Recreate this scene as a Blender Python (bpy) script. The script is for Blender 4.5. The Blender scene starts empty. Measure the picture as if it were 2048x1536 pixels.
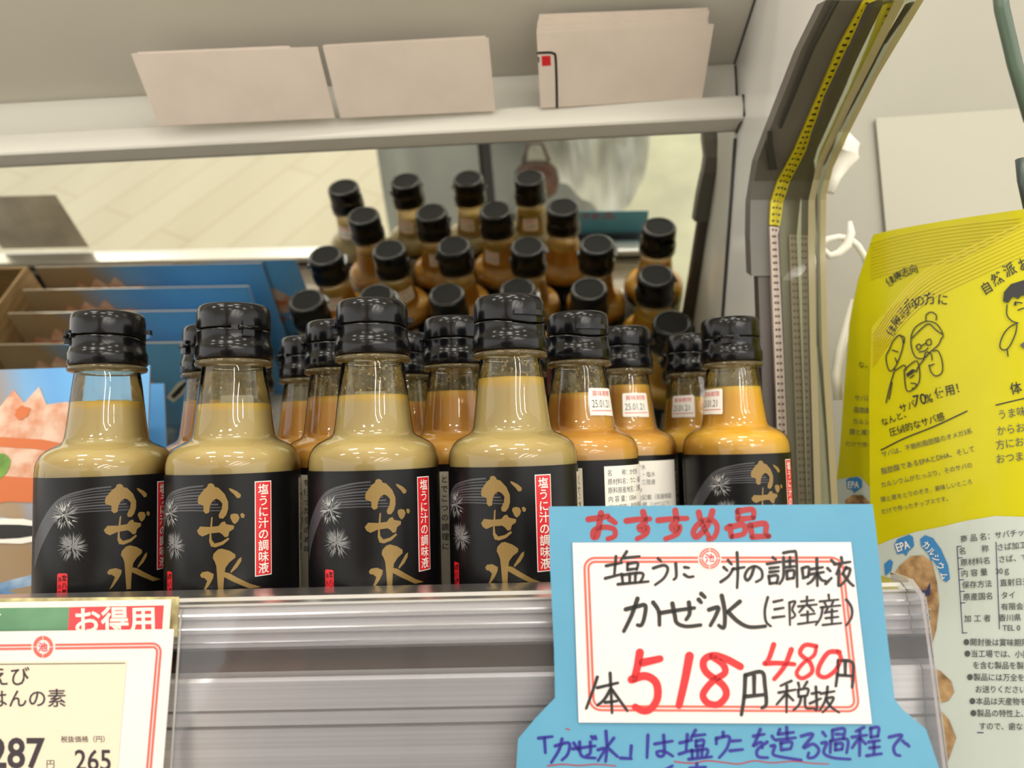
import bpy, bmesh, math, random
from mathutils import Vector, Matrix
from mathutils.geometry import tessellate_polygon
random.seed(7)
SC = bpy.context.scene
COL = SC.collection
ZS = 1.25            # height of the shelf deck above the shop floor (m)

# ------------------------------------------------------------------ camera, world, lights, exposure
FPX = 1521.27
CAMP = Vector((0.0, 0.0, 88.083))                       # mm, shelf frame: x right, y into the case, z up from the deck
RV = Vector((0.99929984, 0.02597797, -0.02692545))
UV = Vector((0.02865371, -0.06862574, 0.9972309))
FV = Vector((-0.02405826, 0.99730419, 0.06932205))
cam_d = bpy.data.cameras.new('camera')
cam = bpy.data.objects.new('camera', cam_d)
COL.objects.link(cam)
cam.matrix_world = Matrix(((RV.x, UV.x, -FV.x, 0.0), (RV.y, UV.y, -FV.y, 0.0),
                           (RV.z, UV.z, -FV.z, CAMP.z / 1000 + ZS), (0, 0, 0, 1)))
cam_d.sensor_width = 36.0
cam_d.lens = FPX / 2048 * 36
cam_d.clip_start = 0.01
cam_d.dof.use_dof = True
cam_d.dof.focus_distance = 0.325
cam_d.dof.aperture_fstop = 9.0
SC.camera = cam

wd = bpy.data.worlds.new('shop')
SC.world = wd
wd.use_nodes = True
wd.node_tree.nodes['Background'].inputs[0].default_value = (1.0, 0.975, 0.93, 1)
wd.node_tree.nodes['Background'].inputs[1].default_value = 2.0
SC.view_settings.view_transform = 'Standard'
SC.view_settings.look = 'None'
SC.view_settings.gamma = 1.0
SC.view_settings.use_curve_mapping = False
SC.view_settings.exposure = 0.05
SC.cycles.use_denoising = True
SC.cycles.transparent_max_bounces = 24
SC.cycles.max_bounces = 10

def area(name, loc, sx, sy, power, col=(1, 0.965, 0.89), rot=(0, 0, 0)):
    l = bpy.data.lights.new(name, 'AREA')
    l.shape = 'RECTANGLE'; l.size = sx; l.size_y = sy; l.energy = power; l.color = col
    o = bpy.data.objects.new(name, l); COL.objects.link(o)
    o.location = loc; o.rotation_euler = rot
    return o
# tube lights on the shop ceiling, over the aisle
for i, (x, y, w) in enumerate([(-1.7, -1.0, 7), (-0.75, -1.1, 7), (0.05, -1.0, 7), (0.8, -1.1, 7), (1.8, -1.0, 7), (-0.7, -0.25, 6), (0.25, -0.25, 6), (-1.0, -2.6, 9), (0.35, -2.6, 9), (1.5, -2.7, 9)]):
    area('aisle_lamp', (x, y, ZS + 1.44), 0.34, 0.16, w)
for x in (1.3, 2.3, 3.4):      # long tubes farther down the aisle
    area('aisle_tube', (x, -4.3, ZS + 1.42), 0.07, 3.0, 60)
# lamp inside the neighbouring bay
area('bay_lamp', (0.33, 0.30, ZS + 0.50), 0.22, 0.04, 0.12, (1, 0.95, 0.82))

# ------------------------------------------------------------------ helpers
def lin(c):
    return tuple((v / 12.92 if v <= 0.04045 else ((v + 0.055) / 1.055) ** 2.4) for v in (x / 255 for x in c))
def W(p):
    return Vector((p[0] / 1000, p[1] / 1000, p[2] / 1000 + ZS))
def ray(px, py):
    return FV * FPX + RV * (px - 1024) - UV * (py - 768)
def at(px, py, Y):
    "the point of depth Y (mm) that a photo pixel looks at"
    v = ray(px, py)
    return CAMP + v * (Y / v.y)
def atp(px, py, n, d):
    v = ray(px, py)
    return CAMP + v * ((d - CAMP.dot(n)) / v.dot(n))

MATS = {}
def mat(name, col, rough=0.5, metal=0.0, spec=0.5, coat=0.0, emit=None, sss=0.0):
    if name in MATS: return MATS[name]
    m = bpy.data.materials.new(name); m.use_nodes = True
    b = m.node_tree.nodes['Principled BSDF']
    b.inputs['Base Color'].default_value = (*lin(col), 1)
    b.inputs['Roughness'].default_value = rough
    b.inputs['Metallic'].default_value = metal
    b.inputs['Specular IOR Level'].default_value = spec
    b.inputs['Coat Weight'].default_value = coat
    b.inputs['Coat Roughness'].default_value = 0.05
    if sss:
        b.inputs['Subsurface Weight'].default_value = sss
        b.inputs['Subsurface Radius'].default_value = (0.020, 0.012, 0.005)
        b.inputs['Subsurface Scale'].default_value = 1.0
    MATS[name] = m
    return m
def noise_col(m, c1, c2, scale=(50, 50, 50), detail=3.0, lo=0.35, hi=0.65, bump=0.0, rough=None):
    "two-tone procedural colour on object coordinates"
    nt = m.node_tree; b = nt.nodes['Principled BSDF']
    tc = nt.nodes.new('ShaderNodeTexCoord'); mp = nt.nodes.new('ShaderNodeMapping')
    nz = nt.nodes.new('ShaderNodeTexNoise'); rp = nt.nodes.new('ShaderNodeValToRGB')
    mp.inputs['Scale'].default_value = scale
    nz.inputs['Scale'].default_value = 1.0; nz.inputs['Detail'].default_value = detail
    nt.links.new(tc.outputs['Object'], mp.inputs[0]); nt.links.new(mp.outputs[0], nz.inputs['Vector'])
    nt.links.new(nz.outputs[0], rp.inputs[0])
    rp.color_ramp.elements[0].position = lo; rp.color_ramp.elements[1].position = hi
    rp.color_ramp.elements[0].color = (*lin(c1), 1); rp.color_ramp.elements[1].color = (*lin(c2), 1)
    nt.links.new(rp.outputs[0], b.inputs['Base Color'])
    if rough:
        mr = nt.nodes.new('ShaderNodeMapRange')
        mr.inputs['To Min'].default_value = rough[0]; mr.inputs['To Max'].default_value = rough[1]
        nt.links.new(nz.outputs[0], mr.inputs[0]); nt.links.new(mr.outputs[0], b.inputs['Roughness'])
    if bump:
        bp = nt.nodes.new('ShaderNodeBump'); bp.inputs['Strength'].default_value = bump; bp.inputs['Distance'].default_value = 0.001
        nt.links.new(nz.outputs[0], bp.inputs['Height']); nt.links.new(bp.outputs[0], b.inputs['Normal'])
    return m
def thin(m, amount):
    "thin paper: some light comes through from the other side"
    nt = m.node_tree; b = nt.nodes['Principled BSDF']; out = nt.nodes['Material Output']
    tl = nt.nodes.new('ShaderNodeBsdfTranslucent'); mx = nt.nodes.new('ShaderNodeMixShader'); mx.inputs[0].default_value = amount
    if b.inputs['Base Color'].links: nt.links.new(b.inputs['Base Color'].links[0].from_socket, tl.inputs[0])
    else: tl.inputs[0].default_value = b.inputs['Base Color'].default_value
    nt.links.new(b.outputs[0], mx.inputs[1]); nt.links.new(tl.outputs[0], mx.inputs[2]); nt.links.new(mx.outputs[0], out.inputs[0])
    return m
def clear(name, tint=(255, 255, 255), ior=1.45, rough=0.02, haze=0.0, hazecol=(200, 200, 200)):
    "thin clear sheet: lets light straight through, mirrors it by Fresnel"
    m = bpy.data.materials.new(name); m.use_nodes = True
    nt = m.node_tree; nt.nodes.clear()
    out = nt.nodes.new('ShaderNodeOutputMaterial'); mx = nt.nodes.new('ShaderNodeMixShader')
    fr = nt.nodes.new('ShaderNodeFresnel'); tr = nt.nodes.new('ShaderNodeBsdfTransparent'); gl = nt.nodes.new('ShaderNodeBsdfGlossy')
    fr.inputs[0].default_value = ior; gl.inputs['Roughness'].default_value = rough
    tr.inputs[0].default_value = (*lin(tint), 1)
    last = tr.outputs[0]
    if haze:
        df = nt.nodes.new('ShaderNodeBsdfDiffuse'); df.inputs[0].default_value = (*lin(hazecol), 1)
        m2 = nt.nodes.new('ShaderNodeMixShader'); m2.inputs[0].default_value = haze
        nt.links.new(last, m2.inputs[1]); nt.links.new(df.outputs[0], m2.inputs[2]); last = m2.outputs[0]
    nt.links.new(fr.outputs[0], mx.inputs[0]); nt.links.new(last, mx.inputs[1]); nt.links.new(gl.outputs[0], mx.inputs[2])
    nt.links.new(mx.outputs[0], out.inputs[0])
    MATS[name] = m
    return m

class MB:
    "collects faces (mm, any frame) into ONE mesh"
    def __init__(s): s.v = []; s.f = []; s.m = []; s.mats = []; s.smooth = []; s.uv = {}
    def mi(s, m):
        if m not in s.mats: s.mats.append(m)
        return s.mats.index(m)
    def add(s, vs, fs, m, smooth=False, uvs=None):
        o = len(s.v); s.v += [tuple(p) for p in vs]; k = s.mi(m)
        for j, f in enumerate(fs):
            s.f.append(tuple(i + o for i in f)); s.m.append(k); s.smooth.append(smooth)
            if uvs: s.uv[len(s.f) - 1] = [uvs[i] for i in f]
        return s
    def box(s, a, b, m):
        (x0, y0, z0), (x1, y1, z1) = a, b
        vs = [(x0, y0, z0), (x1, y0, z0), (x1, y1, z0), (x0, y1, z0), (x0, y0, z1), (x1, y0, z1), (x1, y1, z1), (x0, y1, z1)]
        return s.add(vs, [(0, 3, 2, 1), (4, 5, 6, 7), (0, 1, 5, 4), (1, 2, 6, 5), (2, 3, 7, 6), (3, 0, 4, 7)], m)
    def hexa(s, f4, b4, m, side=None):
        "front quad, back quad"
        vs = list(f4) + list(b4)
        s.add(vs, [(0, 1, 2, 3)], m)
        s.add(vs, [(7, 6, 5, 4), (0, 4, 5, 1), (1, 5, 6, 2), (2, 6, 7, 3), (3, 7, 4, 0)], side or m)
        return s
    def prism(s, poly, off, m, side=None):
        "a flat outline given thickness by the vector off"
        poly = [Vector(p) for p in poly]; n = len(poly)
        tri = tessellate_polygon([poly])
        s.add(poly, tri, m)
        vs = poly + [p + off for p in poly]
        s.add(vs, [tuple(i + n for i in reversed(t)) for t in tri] + [(i, (i + 1) % n, (i + 1) % n + n, i + n) for i in range(n)], side or m)
        return s
    def lathe(s, prof, m, seg=48, zmod=None, c=(0, 0)):
        vs = []; fs = []; n = len(prof)
        for k in range(seg):
            a = 2 * math.pi * k / seg
            for r, z in prof:
                vs.append((c[0] + r * math.sin(a), c[1] - r * math.cos(a), zmod(a, r, z) if zmod else z))
        for k in range(seg):
            k2 = (k + 1) % seg
            for i in range(n - 1):
                fs.append((k * n + i, k2 * n + i, k2 * n + i + 1, k * n + i + 1))
        return s.add(vs, fs, m, True)
    def tube(s, pts, rad, m, seg=10, caps=True):
        pts = [Vector(p) for p in pts]; n = len(pts)
        rs = rad if isinstance(rad, (list, tuple)) else [rad] * n
        vs = []; fs = []; up = Vector((0.13, 0.31, 0.94))
        for i, p in enumerate(pts):
            t = (pts[min(i + 1, n - 1)] - pts[max(i - 1, 0)]).normalized()
            a = t.cross(up)
            if a.length < 1e-4: a = t.cross(Vector((1, 0, 0)))
            a.normalize(); b = t.cross(a)
            for k in range(seg):
                w = 2 * math.pi * k / seg
                vs.append(p + a * (math.cos(w) * rs[i]) + b * (math.sin(w) * rs[i]))
        for i in range(n - 1):
            for k in range(seg):
                k2 = (k + 1) % seg
                fs.append((i * seg + k, i * seg + k2, (i + 1) * seg + k2, (i + 1) * seg + k))
        if caps: fs += [tuple(range(seg))[::-1], tuple((n - 1) * seg + k for k in range(seg))]
        return s.add(vs, fs, m, True)
    def build(s, name, parent=None, local=False, origin=None):
        me = bpy.data.meshes.new(name)
        if local: vs = [(x / 1000, y / 1000, z / 1000) for x, y, z in s.v]
        else:
            o0 = parent_loc(parent) if origin is None else W(origin)
            vs = [W(p) - o0 for p in s.v]
        me.from_pydata(vs, [], s.f)
        for m in s.mats: me.materials.append(m)
        me.polygons.foreach_set('material_index', s.m); me.polygons.foreach_set('use_smooth', s.smooth)
        if s.uv:
            ul = me.uv_layers.new(name='UVMap')
            for fi, uvs in s.uv.items():
                for li, q in zip(me.polygons[fi].loop_indices, uvs): ul.data[li].uv = q
        me.update()
        o = bpy.data.objects.new(name, me); COL.objects.link(o)
        if parent: o.parent = parent
        elif origin is not None: o.location = W(origin)
        return o
def parent_loc(p):
    l = Vector((0, 0, 0))
    while p: l = l + Vector(p.location); p = p.parent
    return l
def tag(o, label, cat=None, group=None, kind=None):
    if label: o['label'] = label
    if cat: o['category'] = cat
    if group: o['group'] = group
    if kind: o['kind'] = kind
    return o
def empty(name, loc, label, cat, group=None, rz=0.0):
    o = bpy.data.objects.new(name, None); COL.objects.link(o)
    o.empty_display_size = 0.02
    o.location = W(loc); o.rotation_euler = (0, 0, rz)
    return tag(o, label, cat, group)
def struct(o): o['kind'] = 'structure'; return o

# ---- lettering
GC = {}
def glyphs(text, bold=0.0):
    "flat triangles of a line of lettering, 1 unit per em, origin at the left of the baseline"
    k = (text, bold)
    if k in GC: return GC[k]
    c = bpy.data.curves.new('lettering', 'FONT'); c.body = text; c.size = 1.0; c.offset = bold; c.resolution_u = 3
    o = bpy.data.objects.new('lettering', c); COL.objects.link(o)
    me = bpy.data.meshes.new_from_object(o.evaluated_get(bpy.context.evaluated_depsgraph_get()))
    vs = [(v.co.x, v.co.y) for v in me.vertices]; fs = [tuple(p.vertices) for p in me.polygons]
    bpy.data.objects.remove(o); bpy.data.curves.remove(c); bpy.data.meshes.remove(me)
    GC[k] = (vs, fs)
    return GC[k]
def cut(vs, fs, step):
    "slice flat faces by vertical lines so they can bend round a bottle"
    bm = bmesh.new(); bv = [bm.verts.new((x, y, 0)) for x, y in vs]
    for f in fs:
        try: bm.faces.new([bv[i] for i in f])
        except ValueError: pass
    xs = [v[0] for v in vs]; x = math.floor(min(xs) / step) * step + step
    while x < max(xs):
        bmesh.ops.bisect_plane(bm, geom=bm.verts[:] + bm.edges[:] + bm.faces[:], plane_co=(x, 0, 0), plane_no=(1, 0, 0)); x += step
    bm.verts.index_update()
    r = ([(v.co.x, v.co.y) for v in bm.verts], [tuple(v.index for v in f.verts) for f in bm.faces])
    bm.free(); return r
def smooth_line(pts, n=5):
    if len(pts) < 3: return [Vector((*p, 0)) for p in pts]
    P = [Vector((*p, 0)) for p in pts]; out = []
    for i in range(len(P) - 1):
        a = P[max(i - 1, 0)]; b = P[i]; c = P[i + 1]; d = P[min(i + 2, len(P) - 1)]
        for k in range(n):
            t = k / n
            out.append(0.5 * ((2 * b) + (c - a) * t + (2 * a - 5 * b + 4 * c - d) * t * t + (3 * b - a - 3 * c + d) * t ** 3))
    out.append(P[-1]); return out
def stroke(pts, w, taper=0.75):
    "one pen stroke as flat faces with rounded ends"
    L = smooth_line(pts); n = len(L); vs = []; fs = []
    for i, p in enumerate(L):
        t = (L[min(i + 1, n - 1)] - L[max(i - 1, 0)])
        t = t.normalized() if t.length > 1e-6 else Vector((1, 0, 0))
        q = Vector((-t.y, t.x, 0)); ww = w / 2 * (1 - (1 - taper) * i / (n - 1))
        vs += [(p.x + q.x * ww, p.y + q.y * ww), (p.x - q.x * ww, p.y - q.y * ww)]
        if i: fs.append((2 * i - 2, 2 * i - 1, 2 * i + 1, 2 * i))
    for i, sg in ((0, -1), (n - 1, 1)):
        p = L[i]; t = (L[min(i + 1, n - 1)] - L[max(i - 1, 0)]); t = t.normalized() if t.length > 1e-6 else Vector((1, 0, 0))
        ww = w / 2 * (1 if i == 0 else taper); o = len(vs); a0 = math.atan2(t.y * sg, t.x * sg)
        vs += [(p.x + ww * math.cos(a0 + (j - 3) * math.pi / 6), p.y + ww * math.sin(a0 + (j - 3) * math.pi / 6)) for j in range(7)]
        fs.append(tuple(range(o, o + 7)))
    return vs, fs
def poly2(pts):
    P = [Vector((*p, 0)) for p in pts]
    return [tuple(p) for p in pts], [tuple(t) for t in tessellate_polygon([P])]
def rrect_line(x0, y0, x1, y1, r, n=6):
    out = []
    for cx, cy, a0 in ((x1 - r, y0 + r, -90), (x1 - r, y1 - r, 0), (x0 + r, y1 - r, 90), (x0 + r, y0 + r, 180)):
        for k in range(n + 1):
            a = math.radians(a0 + 90 * k / n); out.append((cx + r * math.cos(a), cy + r * math.sin(a)))
    return out
def ring2(outer, inner):
    n = len(outer); return list(outer) + list(inner), [(i, (i + 1) % n, (i + 1) % n + n, i + n) for i in range(n)]
def put(mb, shape, fn, m):
    vs, fs = shape; mb.add([fn(x, y) for x, y in vs], fs, m)
def put_text(mb, text, fn, m, x, y, h, bold=0.0, sx=1.0, rot=0.0, shear=0.0):
    "text in a y-down drawing: x, y is the left of the baseline, h the em size"
    vs, fs = glyphs(text, bold); c, s = math.cos(rot), math.sin(rot)
    mb.add([fn(x + (u * sx + v * shear) * h * c + v * h * s, y + (u * sx + v * shear) * h * s - v * h * c) for u, v in vs], fs, m)

def fit_text(mb, text, fn, m, x0, x1, y, h, bold=0.0, rot=0.0):
    "text stretched to run from x0 to x1"
    v, _ = glyphs(text, bold); a = min(p[0] for p in v); b_ = max(p[0] for p in v); sx = (x1 - x0) / (b_ - a) / h
    put_text(mb, text, fn, m, x0 - a * sx * h, y, h, bold, sx, rot)

# ------------------------------------------------------------------ materials
M_steel = noise_col(mat('brushed_steel', (205, 203, 196), 0.3, 0.6), (222, 220, 214), (238, 236, 230), (1.5, 400, 900), 2, rough=(0.3, 0.5))
M_rail = None
M_white_panel = noise_col(mat('painted_panel', (206, 200, 180), 0.55), (206, 202, 190), (213, 209, 197), (3, 3, 3))
M_ledge = mat('ledge_paint', (208, 204, 194), 0.45)
M_grey_wall = mat('grey_inner_wall', (214, 211, 204), 0.16, 0.0, 0.6)
M_post = mat('grey_post', (92, 88, 82), 0.4)
M_seal = mat('dark_seal', (40, 38, 36), 0.5)
M_deck = noise_col(mat('shelf_deck', (200, 192, 184), 0.4), (192, 184, 176), (208, 200, 192), (20, 20, 20))
M_brown = noise_col(mat('gap_reflection', (86, 70, 50), 0.5), (30, 22, 15), (66, 50, 34), (6, 200, 260), 3)  # dark gap and its brown reflection, painted in
M_cap = mat('black_cap', (10, 10, 12), 0.17, 0.0, 0.32)
M_captop = mat('black_cap_top', (7, 7, 8), 0.55, 0.0, 0.1)
M_black = noise_col(mat('label_black', (24, 23, 24), 0.34, spec=0.25), (12, 11, 12), (17, 16, 17), (60, 60, 60))
M_gold = mat('label_gold', (130, 104, 54), 0.42, 0.2)
M_red = mat('label_red', (204, 32, 42), 0.4)
M_lwhite = mat('label_white', (226, 222, 214), 0.45)
M_cream = mat('label_cream', (190, 180, 160), 0.5)
M_swirl = mat('label_swirl', (62, 62, 66), 0.35)
M_spike = mat('label_spike', (118, 118, 118), 0.4)
M_spike2 = mat('label_spike_bright', (186, 184, 180), 0.4)
M_ink = mat('ink_black', (30, 30, 30), 0.5)
M_inkgrey = mat('ink_grey', (70, 72, 74), 0.5)
M_paper = noise_col(mat('paper_white', (232, 226, 224), 0.55), (211, 202, 202), (217, 208, 208), (40, 40, 40))
M_blank = noise_col(mat('blank_card', (222, 208, 196), 0.55), (219, 205, 193), (225, 211, 199), (40, 40, 40))
M_blue = noise_col(mat('blue_card', (128, 196, 224), 0.55), (82, 146, 178), (90, 153, 184), (25, 25, 25))
M_mark_red = mat('marker_red', (206, 36, 42), 0.5)
M_mark_dred = mat('marker_dark_red', (152, 30, 36), 0.5)
M_mark_blue = mat('marker_blue', (34, 34, 132), 0.5)
M_border = mat('border_red', (222, 92, 78), 0.5)
M_beige = mat('price_label_beige', (214, 200, 178), 0.5)
M_green = noise_col(mat('tag_green', (86, 130, 96), 0.5), (80, 124, 90), (98, 142, 108), (60, 60, 60))
M_tag_red = mat('tag_red', (206, 60, 66), 0.5)
M_mottle = noise_col(mat('mottled_paper', (190, 180, 120), 0.5), (150, 135, 95), (214, 206, 150), (150, 150, 150))
M_yellow = noise_col(mat('pouch_yellow', (222, 210, 10), 0.36, spec=0.3, coat=0.08), (182, 174, 2), (190, 182, 5), (20, 20, 20))
M_pwhite = mat('pouch_white', (182, 190, 184), 0.35, coat=0.3)
M_chip = noise_col(mat('fish_chip', (150, 116, 74), 0.6), (112, 80, 48), (182, 148, 104), (120, 120, 120))
M_badge = mat('badge_blue', (52, 120, 176), 0.4)
M_navy = mat('fish_navy', (40, 44, 90), 0.4)
M_bay = noise_col(mat('bay_back', (192, 187, 168), 0.5), (144, 141, 130), (152, 149, 138), (4, 4, 4))
M_hook = mat('white_plastic', (232, 228, 216), 0.35)
M_kraft = noise_col(mat('kraft', (132, 104, 66), 0.7), (120, 94, 58), (142, 114, 76), (30, 30, 200))
M_rail = clear('ribbed_rail', (240, 238, 236), 1.3, 0.28, 0.8, (196, 192, 188))
M_bglass = clear('bottle_glass', (250, 250, 244), 1.5, 0.015)
M_pane = clear('divider_glass', (236, 240, 228), 1.16, 0.03, 0.10, (150, 142, 116))
M_sheet = clear('clear_sheet', (246, 246, 250), 1.4, 0.04, 0.045, (200, 196, 196))
M_edge = clear('glass_edge', (206, 204, 180), 1.2, 0.1, 0.4, (196, 182, 146))
M_mirror = mat('mirror_silver', (236, 236, 226), 0.0, 1.0)
def liquid(name, top, mid, low, zt):
    "settled sauce: colour runs with height in the bottle"
    m = mat(name, mid, 0.4, sss=0.6); nt = m.node_tree; b = nt.nodes['Principled BSDF']
    tc = nt.nodes.new('ShaderNodeTexCoord'); sp = nt.nodes.new('ShaderNodeSeparateXYZ'); nz = nt.nodes.new('ShaderNodeTexNoise')
    nz.inputs['Scale'].default_value = 60
    ad = nt.nodes.new('ShaderNodeMath'); ad.operation = 'MULTIPLY_ADD'; ad.inputs[1].default_value = 0.004
    mr = nt.nodes.new('ShaderNodeMapRange'); mr.inputs['From Min'].default_value = 0.07; mr.inputs['From Max'].default_value = zt / 1000 + 0.002
    rp = nt.nodes.new('ShaderNodeValToRGB')
    nt.links.new(tc.outputs['Object'], sp.inputs[0]); nt.links.new(tc.outputs['Object'], nz.inputs['Vector'])
    nt.links.new(nz.outputs[0], ad.inputs[0]); nt.links.new(sp.outputs['Z'], ad.inputs[2])
    nt.links.new(ad.outputs[0], mr.inputs[0]); nt.links.new(mr.outputs[0], rp.inputs[0])
    e = rp.color_ramp.elements; e[0].position = 0.0; e[0].color = (*lin(low), 1); e[1].position = 1.0; e[1].color = (*lin(top), 1)
    a = e.new(0.45); a.color = (*lin(mid), 1); a = e.new(0.9); a.color = (*lin(mid), 1); a = e.new(0.97); a.color = (*lin(top), 1)
    nt.links.new(rp.outputs[0], b.inputs['Base Color'])
    return m
def residue(name, lo=0.60, hi=0.70):
    "specks of sauce stuck to the inside of the neck"
    m = bpy.data.materials.new(name); m.use_nodes = True; nt = m.node_tree; nt.nodes.clear()
    out = nt.nodes.new('ShaderNodeOutputMaterial'); mx = nt.nodes.new('ShaderNodeMixShader'); tr = nt.nodes.new('ShaderNodeBsdfTransparent')
    df = nt.nodes.new('ShaderNodeBsdfDiffuse'); df.inputs[0].default_value = (*lin((184, 166, 116)), 1)
    tc = nt.nodes.new('ShaderNodeTexCoord'); nz = nt.nodes.new('ShaderNodeTexNoise'); rp = nt.nodes.new('ShaderNodeValToRGB')
    nz.inputs['Scale'].default_value = 620; nz.inputs['Detail'].default_value = 2
    rp.color_ramp.elements[0].position = lo; rp.color_ramp.elements[1].position = hi
    rp.color_ramp.elements[0].color = (0.12, 0.12, 0.12, 1)
    nt.links.new(tc.outputs['Object'], nz.inputs['Vector']); nt.links.new(nz.outputs[0], rp.inputs[0]); nt.links.new(rp.outputs[0], mx.inputs[0])
    nt.links.new(tr.outputs[0], mx.inputs[1]); nt.links.new(df.outputs[0], mx.inputs[2]); nt.links.new(mx.outputs[0], out.inputs[0])
    return m
M_residue = residue('neck_residue'); M_mist = residue('neck_mist', 0.70, 0.80)

thin(M_blue, 0.08)
# ------------------------------------------------------------------ the shop round the case
SKEW = -0.0332           # the case back runs a little askew of the bottle rows
def yk(y, x): return y + SKEW * (x - 146)
fl = mat('floor_planks', (236, 226, 190), 0.35); noise_col(fl, (174, 168, 150), (184, 179, 163), (2.2, 0.35, 1), 3, 0.3, 0.7)
nt = fl.node_tree
tc = nt.nodes.new('ShaderNodeTexCoord'); mp = nt.nodes.new('ShaderNodeMapping'); bk = nt.nodes.new('ShaderNodeTexBrick'); ml = nt.nodes.new('ShaderNodeMixRGB')
mp.inputs['Rotation'].default_value = (0, 0, math.radians(62)); bk.inputs['Scale'].default_value = 1.0
bk.inputs['Color1'].default_value = (1, 1, 1, 1); bk.inputs['Color2'].default_value = (0.95, 0.94, 0.92, 1); bk.inputs['Mortar'].default_value = (0.78, 0.73, 0.62, 1)
bk.inputs['Mortar Size'].default_value = 0.004; bk.inputs['Brick Width'].default_value = 1.2; bk.inputs['Row Height'].default_value = 0.18
nt.links.new(tc.outputs['Object'], mp.inputs[0]); nt.links.new(mp.outputs[0], bk.inputs['Vector'])
ml.blend_type = 'MULTIPLY'; ml.inputs[0].default_value = 1.0
old = [l for l in nt.links if l.to_node.name == 'Principled BSDF' and l.to_socket.name == 'Base Color'][0].from_socket
nt.links.new(old, ml.inputs[1]); nt.links.new(bk.outputs[0], ml.inputs[2]); nt.links.new(ml.outputs[0], nt.nodes['Principled BSDF'].inputs['Base Color'])
b = MB(); b.box((-4500, -6000, -1290), (4500, 1500, -1250), fl); struct(b.build('floor', origin=(0, -2000, -1250)))
b = MB(); b.box((-4500, -6000, 1480), (4500, 1500, 1520), mat('ceiling_white', (226, 220, 204), 0.7)); struct(b.build('ceiling', origin=(0, -2000, 1480)))
mat_floor = noise_col(mat('aisle_mat', (176, 176, 150), 0.5), (136, 136, 116), (158, 157, 134), (3, 3, 3))
b = MB(); b.prism([(165, -1250, -1250), (350, -2500, -1250), (1900, -2500, -1250), (1900, -600, -1250), (165, -600, -1250)], Vector((0, 0, 6)), mat_floor)
tag(b.build('floor_mat', origin=(900, -1500, -1250)), 'greyish green floor mat lying on the pale aisle planks, seen in the mirror', 'mat')

# ------------------------------------------------------------------ the case
MN = Vector((-0.02986141, -0.89906008, -0.43680577)); MD = -590.981
def mir(x, z): return Vector((x, (MD - MN.x * x - MN.z * z) / MN.y, z))
# deck
b = MB(); b.box((-760, 297, -14), (145.6, 689, 0), M_deck); tag(b.build('display_shelf', origin=(-300, 480, -14)), 'pale metal shelf deck that the black-capped bottles stand on', 'shelf')
# brushed steel nose of the shelf
b = MB()
prof = [(276, -95), (276, -13.2), (279, -13), (279, -12.2), (276, -12), (276, -7.6), (278.6, -7.4), (278.6, -6.8), (276, -6.6), (276, 3.2), (277, 4.4), (296.5, 4.4), (296.5, -95)]
n = len(prof); vs = [(-760, y, z) for y, z in prof] + [(134, y, z) for y, z in prof]
b.add(vs, [(i, (i + 1) % n, (i + 1) % n + n, i + n) for i in range(n)], M_steel)
b.add(vs, [tuple(range(n)), tuple(range(2 * n - 1, n - 1, -1))], M_steel)
tag(b.build('front_panel', origin=(-300, 280, -95)), 'brushed steel front panel below the ribbed price rail', 'panel')
case = empty('price_rail', (-300, 288, 4.4), 'long ribbed clear price rail along the front edge of the shelf', 'price rail')
b = MB(); b.box((-760, 284, 4.5), (134, 288, 13), M_brown); b.build('gap_strip', case)  # solid strip painted as the dark gap under the rail
# ribbed price rail
b = MB(); pr = []
z = 12.5; ribs = [(12.5, 283), (14.0, 281.2), (15.2, 281.0), (15.8, 282.2), (18.5, 282.6), (19.0, 281.4), (20.0, 281.4), (20.6, 283.0), (23.5, 283.4), (24.0, 282.2), (25.0, 282.2), (25.5, 284.0), (28.0, 284.6), (28.4, 283.6), (29.2, 283.8), (29.8, 286.0), (30.9, 287.6), (31.1, 291), (30.6, 305.0), (30.0, 306.0), (29.0, 305.0), (28.6, 292.0), (13.0, 291.0)]
n = len(ribs); vs = [(-760, y, z) for z, y in ribs] + [(134, y, z) for z, y in ribs]
b.add(vs, [(i, (i + 1) % n, (i + 1) % n + n, i + n) for i in range(n)] + [tuple(range(n)), tuple(range(2 * n - 1, n - 1, -1))], M_rail)
b.build('price_rail', case)
# top: strip, sloping panel, ledge
case = empty('case_canopy', (-300, 500, 300), 'cream sloping panel over the bottles with a ledge holding blank cards', 'display case')
XL = -900; XR = 146
b = MB()
def q4(y, z): return [Vector((XL, yk(y, XL), z - 0.010 * (XR - XL) * 0)), Vector((XR, yk(y, XR), z))]
def extr(mb, prof, m):
    n = len(prof); vs = [(XL, yk(y, XL), z) for y, z in prof] + [(XR, yk(y, XR), z) for y, z in prof]
    mb.add(vs, [(i, (i + 1) % n, (i + 1) % n + n, i + n) for i in range(n)] + [tuple(range(n)), tuple(range(2 * n - 1, n - 1, -1))], m)
extr(b, [(506, 300), (506, 337.2), (508, 338.2), (508, 345), (516, 345), (516, 300)], mat('back_strip_paint', (206, 203, 192), 0.5)); b.build('back_strip', case)
b = MB(); extr(b, [(507.5, 338.4), (390, 374.3), (384, 378), (384, 384), (507.5, 346)], M_white_panel); b.build('top_panel', case)
b = MB(); extr(b, [(492, 293.5), (491.2, 295), (491.2, 307.5), (492.2, 309), (493.2, 309), (493.2, 300.5), (506, 300.5), (514, 298), (514, 292.5)], M_ledge); b.build('card_ledge', case)
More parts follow.
